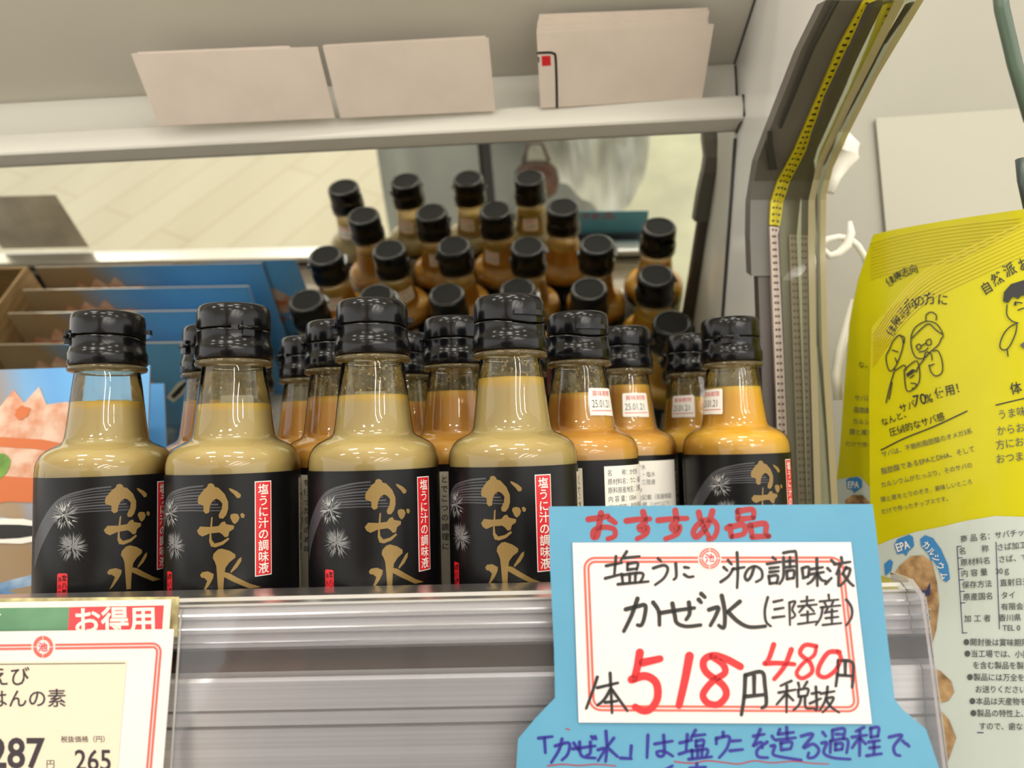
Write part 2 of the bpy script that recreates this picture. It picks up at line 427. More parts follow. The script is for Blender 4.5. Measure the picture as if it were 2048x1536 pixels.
b = MB(); b.tube([(145.6, 388, 374.5), (145.6, yk(507.5, 146), 338), (145.6, 505.5, 336), (145.6, 505.2, 310), (145.6, 490.6, 308.5), (145.6, 490.6, 295), (145.4, 510, 291)], 0.7, M_seal, 6); b.build('seam', case)
# mirror
b = MB(); a0 = mir(-900, 2); a1 = mir(145.6, 2); a2 = mir(145.6, 292); a3 = mir(-900, 292)
b.hexa([a0, a1, a2, a3], [p - MN * 4 for p in (a0, a1, a2, a3)], M_mirror, M_seal)
tag(b.build('mirror', origin=(-300, 640, 100)), 'large tilted mirror at the back of the case reflecting bottles and floor', 'mirror')
b = MB(); b.box((-760, 690, -14), (147, 700, 340), M_white_panel); struct(b.build('wall_rear', origin=(-300, 695, 100)))

# ------------------------------------------------------------------ glass divider at the right end of the bay
div = empty('glass_divider', (150, 450, -60), 'clear glass end divider with grey inner wall and perforated spacer strip', 'divider')
b = MB()
gw = [(146.2, 655, 0), (146.2, 462, 0), (146.2, 462, 236), (146.2, 452, 252), (146.2, 330, 300), (146.2, 322, 304), (146.2, 322, 404), (146.2, 384, 388), (146.2, 516, 350), (146.2, 516, 292)]
b.prism(gw, Vector((5, 0, 0)), M_grey_wall); b.build('inner_wall', div)
b = MB(); b.tube([mir(145.0, z_) + MN * 1.0 for z_ in (288, 220, 160, 100, 40)], 0.8, M_seal, 6); b.build('mirror_seal', div)
YS = [(0, 338), (88, 362), (190, 392), (260, 412), (300, 426), (330, 436), (365, 446), (400, 450), (1100, 450)]
def ydep(py):
    for (a, ya), (c, yc) in zip(YS, YS[1:]):
        if py <= c: return ya + (yc - ya) * (py - a) / (c - a)
    return YS[-1][1]
def bar(name, left, right, m, thick=9, dy=0.0, parent=div, vmm=True):
    "a bar with its front face between two outlines, given its own depth and thickness"
    def lerp(line, py):
        for (x0, y0), (x1, y1) in zip(line, line[1:]):
            if y0 <= py <= y1: return x0 + (x1 - x0) * (py - y0) / max(y1 - y0, 1e-6)
        return line[-1][0] if py > line[-1][1] else line[0][0]
    ys = sorted({y for _, y in left} | {y for _, y in right} | {y for y in range(int(left[0][1]), int(left[-1][1]), 40)})
    ys = [y for y in ys if left[0][1] <= y <= left[-1][1]]
    b = MB(); n = len(ys); F = []; B = []; L = [0.0]
    for py in ys:
        Y = ydep(py) + dy
        F.append((at(lerp(left, py), py, Y), at(lerp(right, py), py, Y)))
    for i in range(1, n): L.append(L[-1] + (F[i][0] - F[i - 1][0]).length)
    vs = []; uv = []
    for (p, q), l in zip(F, L):
        vs += [p, q]; w = (q - p).length; uv += [(0, l), (w, l)]
    fs = [(2 * i, 2 * i + 1, 2 * i + 3, 2 * i + 2) for i in range(n - 1)]
    b.add(vs, fs, m, False, uv)
    off = Vector((0.5, thick, 0.4 * thick))
    vs2 = [p + off for p in vs]; o = len(vs)
    al = vs + vs2
    b.add(al, [(2 * i + 2 + o, 2 * i + 3 + o, 2 * i + 1 + o, 2 * i + o) for i in range(n - 1)] + [(2 * i + 2, 2 * i + 2 + o, 2 * i + o, 2 * i) for i in range(n - 1)]
          + [(2 * i + 1, 2 * i + 1 + o, 2 * i + 3 + o, 2 * i + 3) for i in range(n - 1)] + [(0, o, o + 1, 1), (2 * n - 2, 2 * n - 1, 2 * n - 1 + o, 2 * n - 2 + o)], m, False, [(0, 0)] * len(al))
    return b.build(name, parent)
def dots(name, col, hole, metal):
    m = mat(name, col, 0.35, metal); nt = m.node_tree; bs = nt.nodes['Principled BSDF']
    uv = nt.nodes.new('ShaderNodeTexCoord'); sp = nt.nodes.new('ShaderNodeSeparateXYZ'); nt.links.new(uv.outputs['UV'], sp.inputs[0])
    def mth(op, a, bb=None, **k):
        nd = nt.nodes.new('ShaderNodeMath'); nd.operation = op
        for i, v in enumerate((a, bb)):
            if v is None: continue
            if isinstance(v, (int, float)): nd.inputs[i].default_value = v
            else: nt.links.new(v, nd.inputs[i])
        return nd.outputs[0]
    fx = mth('SUBTRACT', mth('FRACT', mth('MULTIPLY', mth('SUBTRACT', sp.outputs[0], 0.6), 1 / 2.1)), 0.5)
    fy = mth('SUBTRACT', mth('FRACT', mth('MULTIPLY', sp.outputs[1], 1 / 4.0)), 0.5)
    d = mth('ADD', mth('POWER', mth('MULTIPLY', fx, 2.1), 2), mth('POWER', mth('MULTIPLY', fy, 4.0), 2))
    k = mth('MULTIPLY', mth('LESS_THAN', d, 0.62), mth('MULTIPLY', mth('GREATER_THAN', sp.outputs[0], 0.6), mth('LESS_THAN', sp.outputs[0], 4.8)))
    mx = nt.nodes.new('ShaderNodeMixRGB'); nt.links.new(k, mx.inputs[0]); mx.inputs[1].default_value = (*lin(col), 1); mx.inputs[2].default_value = (*lin(hole), 1)
    nt.links.new(mx.outputs[0], bs.inputs['Base Color'])
    return m
M_spacer = dots('perforated_strip', (205, 190, 180), (110, 88, 82), 0.2)
M_spacer_refl = dots('perforated_strip_reflection', (206, 190, 20), (60, 54, 20), 0.1)  # yellow stands for the pouch mirrored in the metal strip
fl_ = [(1652, 0), (1603, 98), (1540, 257), (1515, 322), (1501, 406), (1500, 474), (1503, 552)]
sl = [(1730, 0), (1681, 88), (1637, 190), (1590, 298), (1556, 362), (1542, 406), (1539, 474), (1551, 760), (1562, 1100)]
sr = [(1752, 0), (1705, 88), (1656, 190), (1612, 298), (1578, 362), (1564, 406), (1557, 474), (1569, 760), (1582, 1100)]
gr = [(1847, 0), (1789, 95), (1755, 152), (1698, 264), (1664, 338), (1652, 389), (1650, 508), (1654, 700), (1668, 890), (1680, 1100)]
bar('frame_post', fl_, [p for p in sl if p[1] <= 480] + [(1541, 552)], M_post, 12, 3)
bar('frame_seam', [(1676, 0), (1625, 98), (1561, 257)], [(1680, 0), (1629, 98), (1564, 257)], M_seal, 3, -1)
bar('lower_post', [(1516, 553), (1524, 760), (1532, 1100)], [(1541, 553), (1551, 760), (1562, 1100)], mat('lower_post_grey', (70, 60, 54), 0.4), 10, 4)
bar('joint_clip', [(1537, 262), (1534, 290), (1541, 340)], [(1545, 262), (1546, 290), (1556, 345)], M_seal, 4, -2)
bar('spacer_reflection', [p for p in sl if p[1] <= 450] + [(1540, 450)], [p for p in sr if p[1] <= 450] + [(1559, 450)], M_spacer_refl, 6, 0)  # upper spacer with the pouch's yellow reflection put into its colour
bar('spacer_strip', [(1540, 453), (1551, 760), (1562, 1100)], [(1557, 453), (1569, 760), (1582, 1100)], M_spacer, 6, 0)
ds = [(x + 36, y) for x, y in sr]
bar('seal', sr, ds, mat('divider_seal', (84, 78, 66), 0.25, 0.2), 8, 6)
bar('ghost_strip', [(1578, 470), (1588, 760), (1600, 1100)], [(1592, 470), (1602, 760), (1614, 1100)], dots('perforated_ghost', (140, 126, 116), (92, 78, 72), 0.2), 3, 4.5)  # refracted second image of the spacer, modelled as a dull bar
bar('glass_pane', [(x + 2, y) for x, y in sr], gr, M_pane, 24, -10)
bar('front_edge', [(1790, 0), (1690, 203), (1634, 325), (1617, 400), (1616, 480), (1620, 700), (1632, 1100)], [(1810, 0), (1706, 203), (1648, 325), (1630, 400), (1629, 480), (1633, 700), (1645, 1100)], M_edge, 12, -12)
bar('pane_edge', [(1832, 0), (1780, 85), (1686, 264), (1652, 338), (1641, 389), (1640, 508), (1644, 700), (1656, 890), (1668, 1100)], [(x + 1, y) for x, y in gr], clear('pane_edge_glass', (222, 222, 200), 1.2, 0.1, 0.4, (196, 180, 140)), 10, -13)

# ------------------------------------------------------------------ bottles
RB = 28.5
GLASS = [(0.1, 1.2), (20, 0), (25.5, 0.4), (27.8, 2.2), (RB, 5.5), (RB, 78), (28.3, 80.6), (27.6, 83.2), (26.3, 85.5), (24.3, 87.4), (21.4, 89.0), (19.2, 90.0), (17.9, 91.2), (17.3, 93), (16.5, 99), (15.6, 107), (14.6, 116), (13.9, 121), (13.8, 122.2)]
RING = [(13.8, 122.2), (15.4, 122.6), (16.5, 123.1), (16.8, 124.2), (16.5, 125.1), (15.2, 125.6), (13.2, 125.9)]
INNER = [(12.1, 125), (12.3, 121), (13.1, 115), (14.1, 107), (15.0, 98.5)]
def liq_prof(zt):
    pr = [(0.1, 3.2), (24, 3.2), (26.3, 3.4), (28.1, 6), (28.15, 78), (27.95, 80.5), (27.25, 83.0), (25.95, 85.2), (24.0, 87.0), (21.1, 88.6), (18.9, 89.6), (17.6, 90.9), (16.95, 93), (16.15, 99)]
    def r(z): return (16.15 - (z - 99) * 0.1125) if z < 107 else 15.25 - (z - 107) * 0.1111
    z = 101
    while z < zt - 0.5: pr.append((r(z), z)); z += 2
    return pr + [(r(zt), zt), (0.1, zt)]
def smooth_lathe(name, prof, m, seg=56, extra=None):
    mb = MB(); mb.lathe(prof, m, seg)
    for pr_, m_ in extra or (): mb.lathe(pr_, m_, seg)
    o = mb.build(name, None, local=True); me = o.data; bpy.data.objects.remove(o)
    return me
M_ring = clear('bottle_ring', (236, 228, 205), 1.5, 0.03, 0.2, (170, 150, 105))
ME_glass = smooth_lathe('bottle_body', GLASS, M_bglass, 56, [(RING, M_ring), (INNER, M_residue)])
ME_glass_clean = smooth_lathe('bottle_body', GLASS, M_bglass, 56, [(RING, M_ring), (INNER, M_mist)])
LIQ = {}
PALE = ((206, 172, 84), (190, 170, 118), (192, 168, 108))
ORANGE = ((218, 170, 80), (214, 160, 70), (214, 176, 98))
GOLD = ((232, 186, 72), (230, 180, 66), (214, 180, 96))
def liq(kind, zt):
    k = (kind, zt)
    if k not in LIQ:
        c = {'pale': PALE, 'orange': ORANGE, 'gold': GOLD}[kind]
        LIQ[k] = smooth_lathe('sauce', liq_prof(zt), liquid('sauce_%s_%d' % k, *c, zt))
    return LIQ[k]
# cap
def cap_mesh():
    mb = MB()
    skirt = [(13.4, 125.6), (16.3, 125.6), (16.75, 126.2), (16.8, 131.2), (16.4, 132.0), (16.0, 133.4), (15.75, 135.4), (15.8, 137.6), (15.9, 138.4), (15.2, 138.6)]
    top = [(15.1, 139.0), (15.85, 139.1), (15.95, 139.6), (15.8, 146), (15.5, 148.2), (14.9, 149.4), (13.9, 150), (12.6, 150.1), (12.2, 149.6)]
    disc = [(12.2, 149.6), (0.05, 149.4)]
    def zm(a, r, z):
        if 137 < z < 140: return z - 1.9 * math.exp(-((a if a < math.pi else a - 2 * math.pi) / 0.75) ** 2)
        return z
    mb.lathe(skirt, M_cap, 64, zm); mb.lathe(top, M_cap, 64, zm); mb.lathe(disc, M_captop, 64)
    o = mb.build('cap', None, local=True); me = o.data; bpy.data.objects.remove(o); return me
def arc_block(r0, r1, z0, z1, a0, a1, m, n=10):
    mb = MB(); vs = []
    for k in range(n + 1):
        a = math.radians(a0 + (a1 - a0) * k / n)
        for r, z in ((r0, z0), (r1, z0), (r1, z1), (r0, z1)): vs.append((r * math.sin(a), -r * math.cos(a), z))
    fs = []
    for k in range(n):
        for j in range(4): fs.append((4 * k + j, 4 * k + (j + 1) % 4, 4 * k + 4 + (j + 1) % 4, 4 * k + 4 + j))
    fs += [(3, 2, 1, 0), tuple(4 * n + j for j in range(4))]
    mb.add(vs, fs, m)
    return mb
def bake(mb, name):
    o = mb.build(name, None, local=True); me = o.data; bpy.data.objects.remove(o); return me
ME_cap = cap_mesh()
ME_tab = bake(arc_block(15.2, 18.6, 140.2, 142.4, -27, 27, M_cap), 'latch_tab')
hb = arc_block(15.2, 17.6, 135.0, 141.5, 172, 188, M_cap, 4)
for s in (-1, 1):
    h2 = arc_block(15.4, 17.0, 137.6, 139.6, 180 + s * 9 - 6, 180 + s * 24, M_cap, 4); hb.add(h2.v, h2.f, M_cap)
hb.tube([(-4.2, 17.2, 138.6), (4.2, 17.2, 138.6)], 1.0, M_cap, 8)
ME_hinge = bake(hb, 'hinge')
# label (drawn flat: arc length in mm from the middle of the gold writing, height in mm; then wrapped)
RL = RB + 0.12
def wrap(a, z, lift=0.0):
    t = a / RB
    return (((RL + lift) * math.sin(t)), -((RL + lift) * math.cos(t)), z)
def label_mesh():
    mb = MB(); D = RB * math.pi / 180
    seg = 96; vs = []
    for k in range(seg + 1):
        a = k / seg * 2 * math.pi * RB
        vs += [wrap(a, 9), wrap(a, 76)]
    mb.add(vs, [(2 * k, 2 * k + 2, 2 * k + 3, 2 * k + 1) for k in range(seg)], M_black, True)
    def ink(shape, m, lift, fx=lambda x, y: (x, y), step=1.6):
        v, f = shape; v = [fx(x, y) for x, y in v]; v, f = cut(v, f, step)
        mb.add([wrap(a, z, lift) for a, z in v], f, m)
    def rect(a0, z0, a1, z1, m, lift): ink(([(a0, z0), (a1, z0), (a1, z1), (a0, z1)], [(0, 1, 2, 3)]), m, lift)
    def text(t, a, z, h, m, lift, bold=0.0, sx=1.0):
        v, f = glyphs(t, bold); ink(([(a + x * h * sx, z + y * h) for x, y in v], f), m, lift, step=1.5)
    # swirls
    for k in range(9):
        o = k * 1.5
        L = [(-40, 45 - o * 0.9 + 4), (-33, 58 - o * 0.75), (-24, 67 - o * 0.6), (-13, 70.5 - o * 0.75), (-4 + k, 71.5 - o * 0.85)]
        ink(stroke(L, 0.9 if k % 3 else 1.5, 0.4), M_swirl, 0.05)
    # gold writing
    def crop(x, y):
        s = max(-0.99, min(0.99, (x - 1480) / 450)); return (math.degrees(math.asin(s)) + 15.0) * D, 75.8 - (y - 410) / 17.2
    def crop2(x, y):     # beyond the silhouette the drawing keeps running flat
        return ((x - 1360) / 17.2 * 1.02), 75.8 - (y - 410) / 17.2
    G = [[(1257, 590), (1262, 560), (1300, 510), (1325, 490), (1330, 472), (1350, 465), (1368, 475), (1375, 492), (1400, 500), (1440, 545), (1462, 600), (1462, 650), (1450, 690), (1430, 715), (1405, 712), (1400, 690), (1420, 650), (1425, 610), (1405, 585), (1385, 575), (1360, 590), (1345, 620), (1340, 645), (1338, 670), (1315, 678), (1298, 660), (1300, 625), (1285, 615), (1262, 608)],
         [(1465, 505), (1485, 510), (1520, 530), (1545, 555), (1540, 575), (1520, 578), (1500, 550), (1475, 525)],
         [(1252, 795), (1275, 765), (1340, 770), (1400, 765), (1420, 740), (1440, 735), (1450, 755), (1500, 768), (1498, 790), (1470, 808), (1462, 840), (1440, 845), (1425, 825), (1405, 810), (1340, 815), (1290, 835), (1265, 820)],
         [(1352, 705), (1362, 700), (1358, 760), (1352, 820), (1355, 860), (1375, 885), (1420, 875), (1462, 848), (1470, 860), (1430, 895), (1380, 912), (1350, 905), (1338, 870), (1342, 800)],
         [(1478, 690), (1500, 683), (1525, 690), (1535, 715), (1525, 740), (1505, 758), (1490, 745), (1475, 710)],
         [(1540, 690), (1555, 683), (1570, 700), (1562, 720), (1545, 715)],
         [(1362, 985), (1368, 955), (1395, 928), (1420, 922), (1470, 940), (1508, 968), (1508, 990), (1470, 1020), (1445, 1055), (1437, 1100), (1432, 1180), (1430, 1240), (1400, 1240), (1395, 1180), (1390, 1100), (1385, 1040), (1375, 1010)],
         [(1437, 1085), (1470, 1095), (1520, 1130), (1600, 1180), (1680, 1215), (1600, 1215), (1500, 1160), (1436, 1120)],
         [(1475, 1085), (1500, 1045), (1530, 1000), (1548, 990), (1545, 1020), (1520, 1060), (1480, 1095)],
         [(1275, 1100), (1290, 1080), (1330, 1075), (1368, 1095), (1365, 1120), (1345, 1160), (1310, 1210), (1290, 1225), (1310, 1180), (1325, 1140), (1305, 1120), (1285, 1118)]]
    for g in G: ink(poly2([crop2(*p) for p in g]), M_gold, 0.16)
    # red strip
    a0, a1 = 33 * D, 47.5 * D
    rect(a0, 33.5, a1, 72.5, M_lwhite, 0.08); rect(a0 + 0.35, 33.9, a1 - 0.35, 72.1, M_red, 0.14)
    for i, ch in enumerate('塩うに汁の調味液'): text(ch, (a0 + a1) / 2 - 2.35, 67.3 - i * 4.62, 4.7, M_lwhite, 0.2, 0.012)
    # sea urchins
    rnd = random.Random(3)
    def urchin(ca, cz, R, n, m, r0, m2=None):
        for i in range(n):
            t = rnd.random() * 2 * math.pi; L = R * (0.7 + 0.35 * rnd.random()); s = r0 * rnd.random(); w = 0.16 + 0.1 * rnd.random()
            p0 = (ca + s * math.cos(t), cz + s * math.sin(t)); p1 = (ca + L * math.cos(t + rnd.uniform(-.2, .2)), cz + L * math.sin(t + rnd.uniform(-.2, .2)))
            nx, ny = -math.sin(t) * w, math.cos(t) * w
            ink(([(p0[0] + nx, p0[1] + ny), (p0[0] - nx, p0[1] - ny), p1], [(0, 1, 2)]), m2 if (m2 and rnd.random() < 0.35) else m, 0.1 + 0.0015 * i, step=3)
    urchin(-44 * D, 60.5, 6.6, 74, M_spike, 4.6, M_spike2)
    urchin(-37 * D, 47.2, 6.6, 95, M_spike, 4.0)
    # red seal
    ink(poly2(rrect_line(-45 * D - 2.3, 25.5, -45 * D + 2.3, 36.3, 0.8, 3)), M_red, 0.1)
    for i, ch in enumerate('宏八屋'): text(ch, -45 * D - 0.1, 33.4 - i * 2.9, 2.6, M_black, 0.16, 0.02, 0.85)
    for i, ch in enumerate('漁火造'): text(ch, -45 * D - 2.1, 33.0 - i * 2.9, 2.2, M_black, 0.16, 0.0, 0.85)
    # side panel with upright text
    rect(86 * D, 16, 139 * D, 72.5, M_cream, 0.08)
    cols = ['とでこつの調理に', 'に出てふ調に使', 'を使った食のめ味', 'の豊かな塩の風味', '三陸の海でとれた', 'うにを塩水で仕立']
    for c, t in enumerate(cols):
        for i, ch in enumerate(t): text(ch, (88.5 + c * 8.3) * D, 67.5 - i * 4.5, 3.6, M_ink, 0.14, 0.012)
    # ingredients panel
    rect(160 * D, 14, 252 * D, 73, M_lwhite, 0.08)
    rows = ['名　　称：かぜ水', '原材料名：ウニ・塩水', '原料原産地名：三陸産', '内 容 量：150ml', '賞味期限：別途記載（容器側面）', '保存方法：要冷蔵（10℃以下）', '製 造 者：株式会社 宏八屋', '岩手県九戸郡洋野町種市22-131-3', '開封後は冷蔵庫で保存し']
    for i, t in enumerate(rows): text(t, 163 * D, 68.6 - i * 4.1, 3.15, M_inkgrey, 0.14, 0.0, 0.88)
    for i, ch in enumerate('このうに汁はよく振ってお使'): text(ch, 254 * D, 68 - i * 3.6, 2.9, M_cream, 0.1)
    return bake(mb, 'label')
ME_label = label_mesh()
def sticker_mesh():
    mb = MB()
    def R(z): return 16.5 - (z - 99) * (16.5 - 14.6) / (116 - 99) + (0.18 if z > 96.8 else 0.4)
    def wr(a, z, l=0.0):
        t = a / 16; r = R(z) + 0.1 + l; return (r * math.sin(t), -r * math.cos(t), z)
    def ink(v, f, m, l): v, f = cut(v, f, 1.2); mb.add([wr(a, z, l) for a, z in v], f, m)
    o = [(-7.8, 98.2), (-7.4, 97.6), (0.2, 97.4), (0.5, 98.1), (0.8, 97.4), (7.4, 97.2), (7.8, 98), (7.8, 110.4), (7.2, 111), (-7.2, 111), (-7.8, 110.4)]
    ink(*poly2(o), M_lwhite, 0.0)
    v, f = glyphs('賞味期限', 0.0); ink([(-6.2 + x * 3.1, 107.2 + y * 3.0) for x, y in v], f, MATS['label_red'], 0.06)
    v, f = glyphs('25.01.21', 0.0); ink([(-6.6 + x * 3.5, 101.4 + y * 5.4) for x, y in v], f, M_inkgrey, 0.06)
    ink([(-6.8, 99.6), (6.8, 99.6), (6.8, 99.95), (-6.8, 99.95)], [(0, 1, 2, 3)], M_red, 0.06)
    return bake(mb, 'date_sticker')
ME_sticker = sticker_mesh()
def part(name, me, parent, rz=0.0, label=None):
    o = bpy.data.objects.new(name, me); COL.objects.link(o); o.parent = parent; o.rotation_euler = (0, 0, math.radians(rz))
    if label: o['label'] = label
    return o
GRP = 'black-capped sauce bottles on the shelf'
def bottle(x, y, rot, caprot, kind, zt, stick, label, clean=False):
    r = empty('sauce_bottle', (x, y, 0), label, 'bottle', GRP)
    az = math.degrees(math.atan2(-x, y)); rot += az; caprot += az      # turns are counted from the side facing the shopper
    part('glass_body', ME_glass_clean if clean else ME_glass, r, 0)
    part('sauce', liq(kind, zt), r, 0)
    part('label', ME_label, r, rot)
    c = part('cap', ME_cap, r, caprot); part('latch_tab', ME_tab, c); part('hinge', ME_hinge, c)
    if stick is not None: part('date_sticker', ME_sticker, r, stick + az)
    return r
# x, y, label turn, cap turn, sauce, level, sticker turn
T = 'black-capped sauce bottle, '
BOT = [
    (-195.2, 345.8, 11, 95, 'pale', 109, 170, T + 'leftmost of the four in the front row', True),
    (-133.0, 337.8, -17, 200, 'pale', 106, 175, T + 'second from left in the front row', True),
    (-70.0, 336.6, 4.5, 100, 'pale', 108, 185, T + 'third from left in the front row'),
    (-8.6, 337.9, -15.5, 34, 'pale', 114, 180, T + 'rightmost of the front row, beside the blue sign'),
    (-165.8, 394.9, 150, 120, 'orange', 111, 100, T + 'second row, in the gap between the two left front bottles'),
    (-100.3, 392.4, -140, 95, 'orange', 111, 160, T + 'second row, just left of the third front bottle'),
    (-38.6, 391.4, -105, 100, 'orange', 112, 200, T + 'second row, between the third and fourth front bottles'),
    (25.1, 389.0, -139, 25, 'orange', 109, 44, T + 'right of the front row, ingredients panel above the blue sign'),
    (111.9, 423.1, 26, 172, 'gold', 112, -48, T + 'rightmost on the shelf beside the glass divider, sea urchins showing'),
    (-132.1, 448.1, 40, 110, 'orange', 112, 120, T + 'third row, behind the second front bottle\'s right side'),
    (-73.3, 444.8, 180, 80, 'orange', 110, 190, T + 'third row, hidden behind the third front bottle'),
    (55.4, 446.7, 172, 95, 'orange', 116, 22, T + 'third row, white panel and date sticker facing out'),
    (104.1, 490.6, -96, 70, 'gold', 110, -25, T + 'half hidden behind the rightmost bottle'),
    (-189.8, 454.6, 90, 60, 'orange', 112, 150, T + 'left end of the third row, seen in the mirror'),
    (-6.3, 447.6, 120, 60, 'orange', 111, 170, T + 'third row, hidden behind the fourth front bottle'),
    (-193.1, 515.5, 30, 20, 'gold', 112, 60, T + 'left end of the rear row by the mirror'),
    (-133.2, 510.5, -60, 50, 'gold', 110, 200, T + 'second from left in the rear row by the mirror'),
    (-72.6, 510.6, 200, 160, 'gold', 112, 210, T + 'third from left in the rear row by the mirror'),
    (-12.7, 505.7, 80, 100, 'gold', 111, 190, T + 'fourth from left in the rear row by the mirror'),
    (47.2, 506.5, -30, 10, 'gold', 112, 170, T + 'fifth from left in the rear row by the mirror'),
    (112.1, 549.0, 60, 80, 'gold', 112, 150, T + 'in the back right corner, touching the mirror'),
]
for a in BOT: bottle(*a)

# ------------------------------------------------------------------ shrimp pouches at the left
M_sky = noise_col(mat('pouch_sky', (96, 156, 208), 0.35, coat=0.2), (84, 146, 202), (120, 174, 220), (14, 14, 14))
def grad_mat():
    m = mat('pouch_art_ground', (150, 140, 120), 0.35, coat=0.2); nt = m.node_tree; bs = nt.nodes['Principled BSDF']
    tc = nt.nodes.new('ShaderNodeTexCoord'); sp = nt.nodes.new('ShaderNodeSeparateXYZ'); rp = nt.nodes.new('ShaderNodeValToRGB')
    ad = nt.nodes.new('ShaderNodeMath'); ad.operation = 'MULTIPLY_ADD'; ad.inputs[1].default_value = 0.35
    nt.links.new(tc.outputs['UV'], sp.inputs[0]); nt.links.new(sp.outputs[1], ad.inputs[0]); nt.links.new(sp.outputs[0], ad.inputs[2]); nt.links.new(ad.outputs[0], rp.inputs[0])
    e = rp.color_ramp.elements; e[0].position = 0.0; e[0].color = (*lin((160, 158, 152)), 1); e[1].position = 1.0; e[1].color = (*lin((96, 160, 214)), 1)
    for p, c in ((0.28, (150, 132, 108)), (0.55, (146, 122, 92)), (0.72, (104, 152, 196)), (0.86, (88, 148, 204))):
        k = e.new(p); k.color = (*lin(c), 1)
    nt.links.new(rp.outputs[0], bs.inputs['Base Color']); return m
M_art = grad_mat()
M_shrimp = noise_col(mat('shrimp_pink', (226, 190, 166), 0.5), (190, 124, 90), (206, 178, 158), (90, 90, 90))
M_orange = mat('shrimp_orange', (190, 100, 50), 0.5)
M_leaf = noise_col(mat('garnish_green', (86, 130, 40), 0.5), (60, 104, 26), (120, 158, 64), (90, 90, 90))
M_wave = noise_col(mat('sea_print', (120, 160, 196), 0.4), (70, 120, 170), (190, 206, 218), (40, 40, 40))
def pouch(x0, x1, y, h, lean, label, pw, name='rice_pouch'):
    r = empty(name, ((x0 + x1) / 2, y, 0), label, 'pouch', 'shrimp rice pouches left of the bottles')
    mb = MB(); w = x1 - x0; nx, nz = 16, 16
    def surf(u, v, side, lift=0.0):       # u 0..1 left-right, v 0..1 bottom-top
        th = (0.6 + 5.5 * math.sin(math.pi * u) ** 0.6 * max(0, math.sin(math.pi * min(v * 1.06, 1))) ** 0.6)
        return Vector((x0 + u * w + (1 - v) * 0.0, y + side * (th + lift) + lean * v, v * h))
    for side in (-1, 1):
        vs = [surf(i / nx, j / nz, side) for j in range(nz + 1) for i in range(nx + 1)]
        uv = [(i / nx, j / nz) for j in range(nz + 1) for i in range(nx + 1)]
        fs = [(j * (nx + 1) + i, j * (nx + 1) + i + 1, (j + 1) * (nx + 1) + i + 1, (j + 1) * (nx + 1) + i) for j in range(nz) for i in range(nx)]
        if side == 1: fs = [f[::-1] for f in fs]
        mb.add(vs, fs, M_art, True, uv)
    rim = [(0, j / nz) for j in range(nz + 1)] + [(i / nx, 1) for i in range(1, nx + 1)] + [(1, 1 - j / nz) for j in range(1, nz + 1)]
    vs = []
    for u, v in rim: vs += [surf(u, v, -1), surf(u, v, 1)]
    mb.add(vs, [(2 * k, 2 * k + 1, 2 * k + 3, 2 * k + 2) for k in range(len(rim) - 1)], M_art, False, [(0.1, 0.3)] * len(vs))
    rnd = random.Random(5)
    def blob(cu, cv, ru, rv, n=18, j=0.25):
        return [(cu + ru * math.cos(2 * math.pi * k / n) * (1 + rnd.uniform(-j, j)), cv + rv * math.sin(2 * math.pi * k / n) * (1 + rnd.uniform(-j, j))) for k in range(n)]
    S = pw / w        # the print keeps its own width
    for side in (-1, 1):
        def pt(u, v, l): return surf(min(max(u * S, 0.01), 0.99), min(v + 0.07 * min(1, v * 2), 0.985), side, l)
        def ink(pts, m, l):
            v, f = poly2(pts); v, f = cut(v, f, 0.05); mb.add([pt(a, b, l) for a, b in v], f, m)
        ink([(0.0, 0.0), (1.0, 0.0), (1.0, 0.22), (0.0, 0.36)], M_wave, 0.15)
        ink([(0.02, 0.66), (0.08, 0.74), (0.14, 0.72), (0.19, 0.81), (0.23, 0.76), (0.28, 0.84), (0.33, 0.78), (0.38, 0.85), (0.42, 0.77), (0.5, 0.78), (0.6, 0.7), (0.7, 0.6), (0.66, 0.46), (0.4, 0.42), (0.1, 0.44), (0.0, 0.5)], M_shrimp, 0.3)
        ink([(0.0, 0.58), (0.2, 0.64), (0.42, 0.62), (0.66, 0.56), (0.66, 0.53), (0.4, 0.58), (0.2, 0.6), (0.0, 0.54)], M_orange, 0.45)
        ink([(0.0, 0.42), (0.2, 0.48), (0.44, 0.46), (0.62, 0.42), (0.58, 0.36), (0.3, 0.38), (0.0, 0.34)], M_orange, 0.45)
        ink(blob(0.17, 0.51, 0.12, 0.07), M_leaf, 0.6)
        ink(blob(0.33, 0.74, 0.03, 0.03), M_orange, 0.6); ink(blob(0.16, 0.68, 0.025, 0.03), M_orange, 0.6)
        ink([(0.70, 0.5), (0.78, 0.62), (0.84, 0.66), (0.84, 0.62), (0.78, 0.52), (0.72, 0.46)], M_lwhite, 0.6)
        ink([(0.72, 0.51), (0.78, 0.59), (0.825, 0.64), (0.82, 0.61), (0.77, 0.53), (0.73, 0.485)], M_ink, 0.75)
        ink(blob(0.28, 0.27, 0.2, 0.045, 16, 0.1), M_lwhite, 0.5); ink(blob(0.28, 0.27, 0.17, 0.025, 16, 0.1), M_ink, 0.65)
    mb.build('film', r)
    return r
PG = 'blue and brown rice pouch printed with shrimp, '
pouch(-346, -224, 436, 136, 6, PG + 'standing behind the leftmost bottle', 150)
for k, (yy, hh, t) in enumerate([(458, 135, 'frontmost row, seen in the mirror'), (490, 134, 'second row, seen in the mirror'), (523, 135, 'third row, seen in the mirror'), (562, 134, 'nearest the mirror, behind the leftmost bottle')]):
    pouch(-480 + k * 3, -256 - k * 4, yy, hh, -13, PG + t, 200)
b = MB(); b.box((-640, 440, 0), (-492, 585, 3), M_kraft)
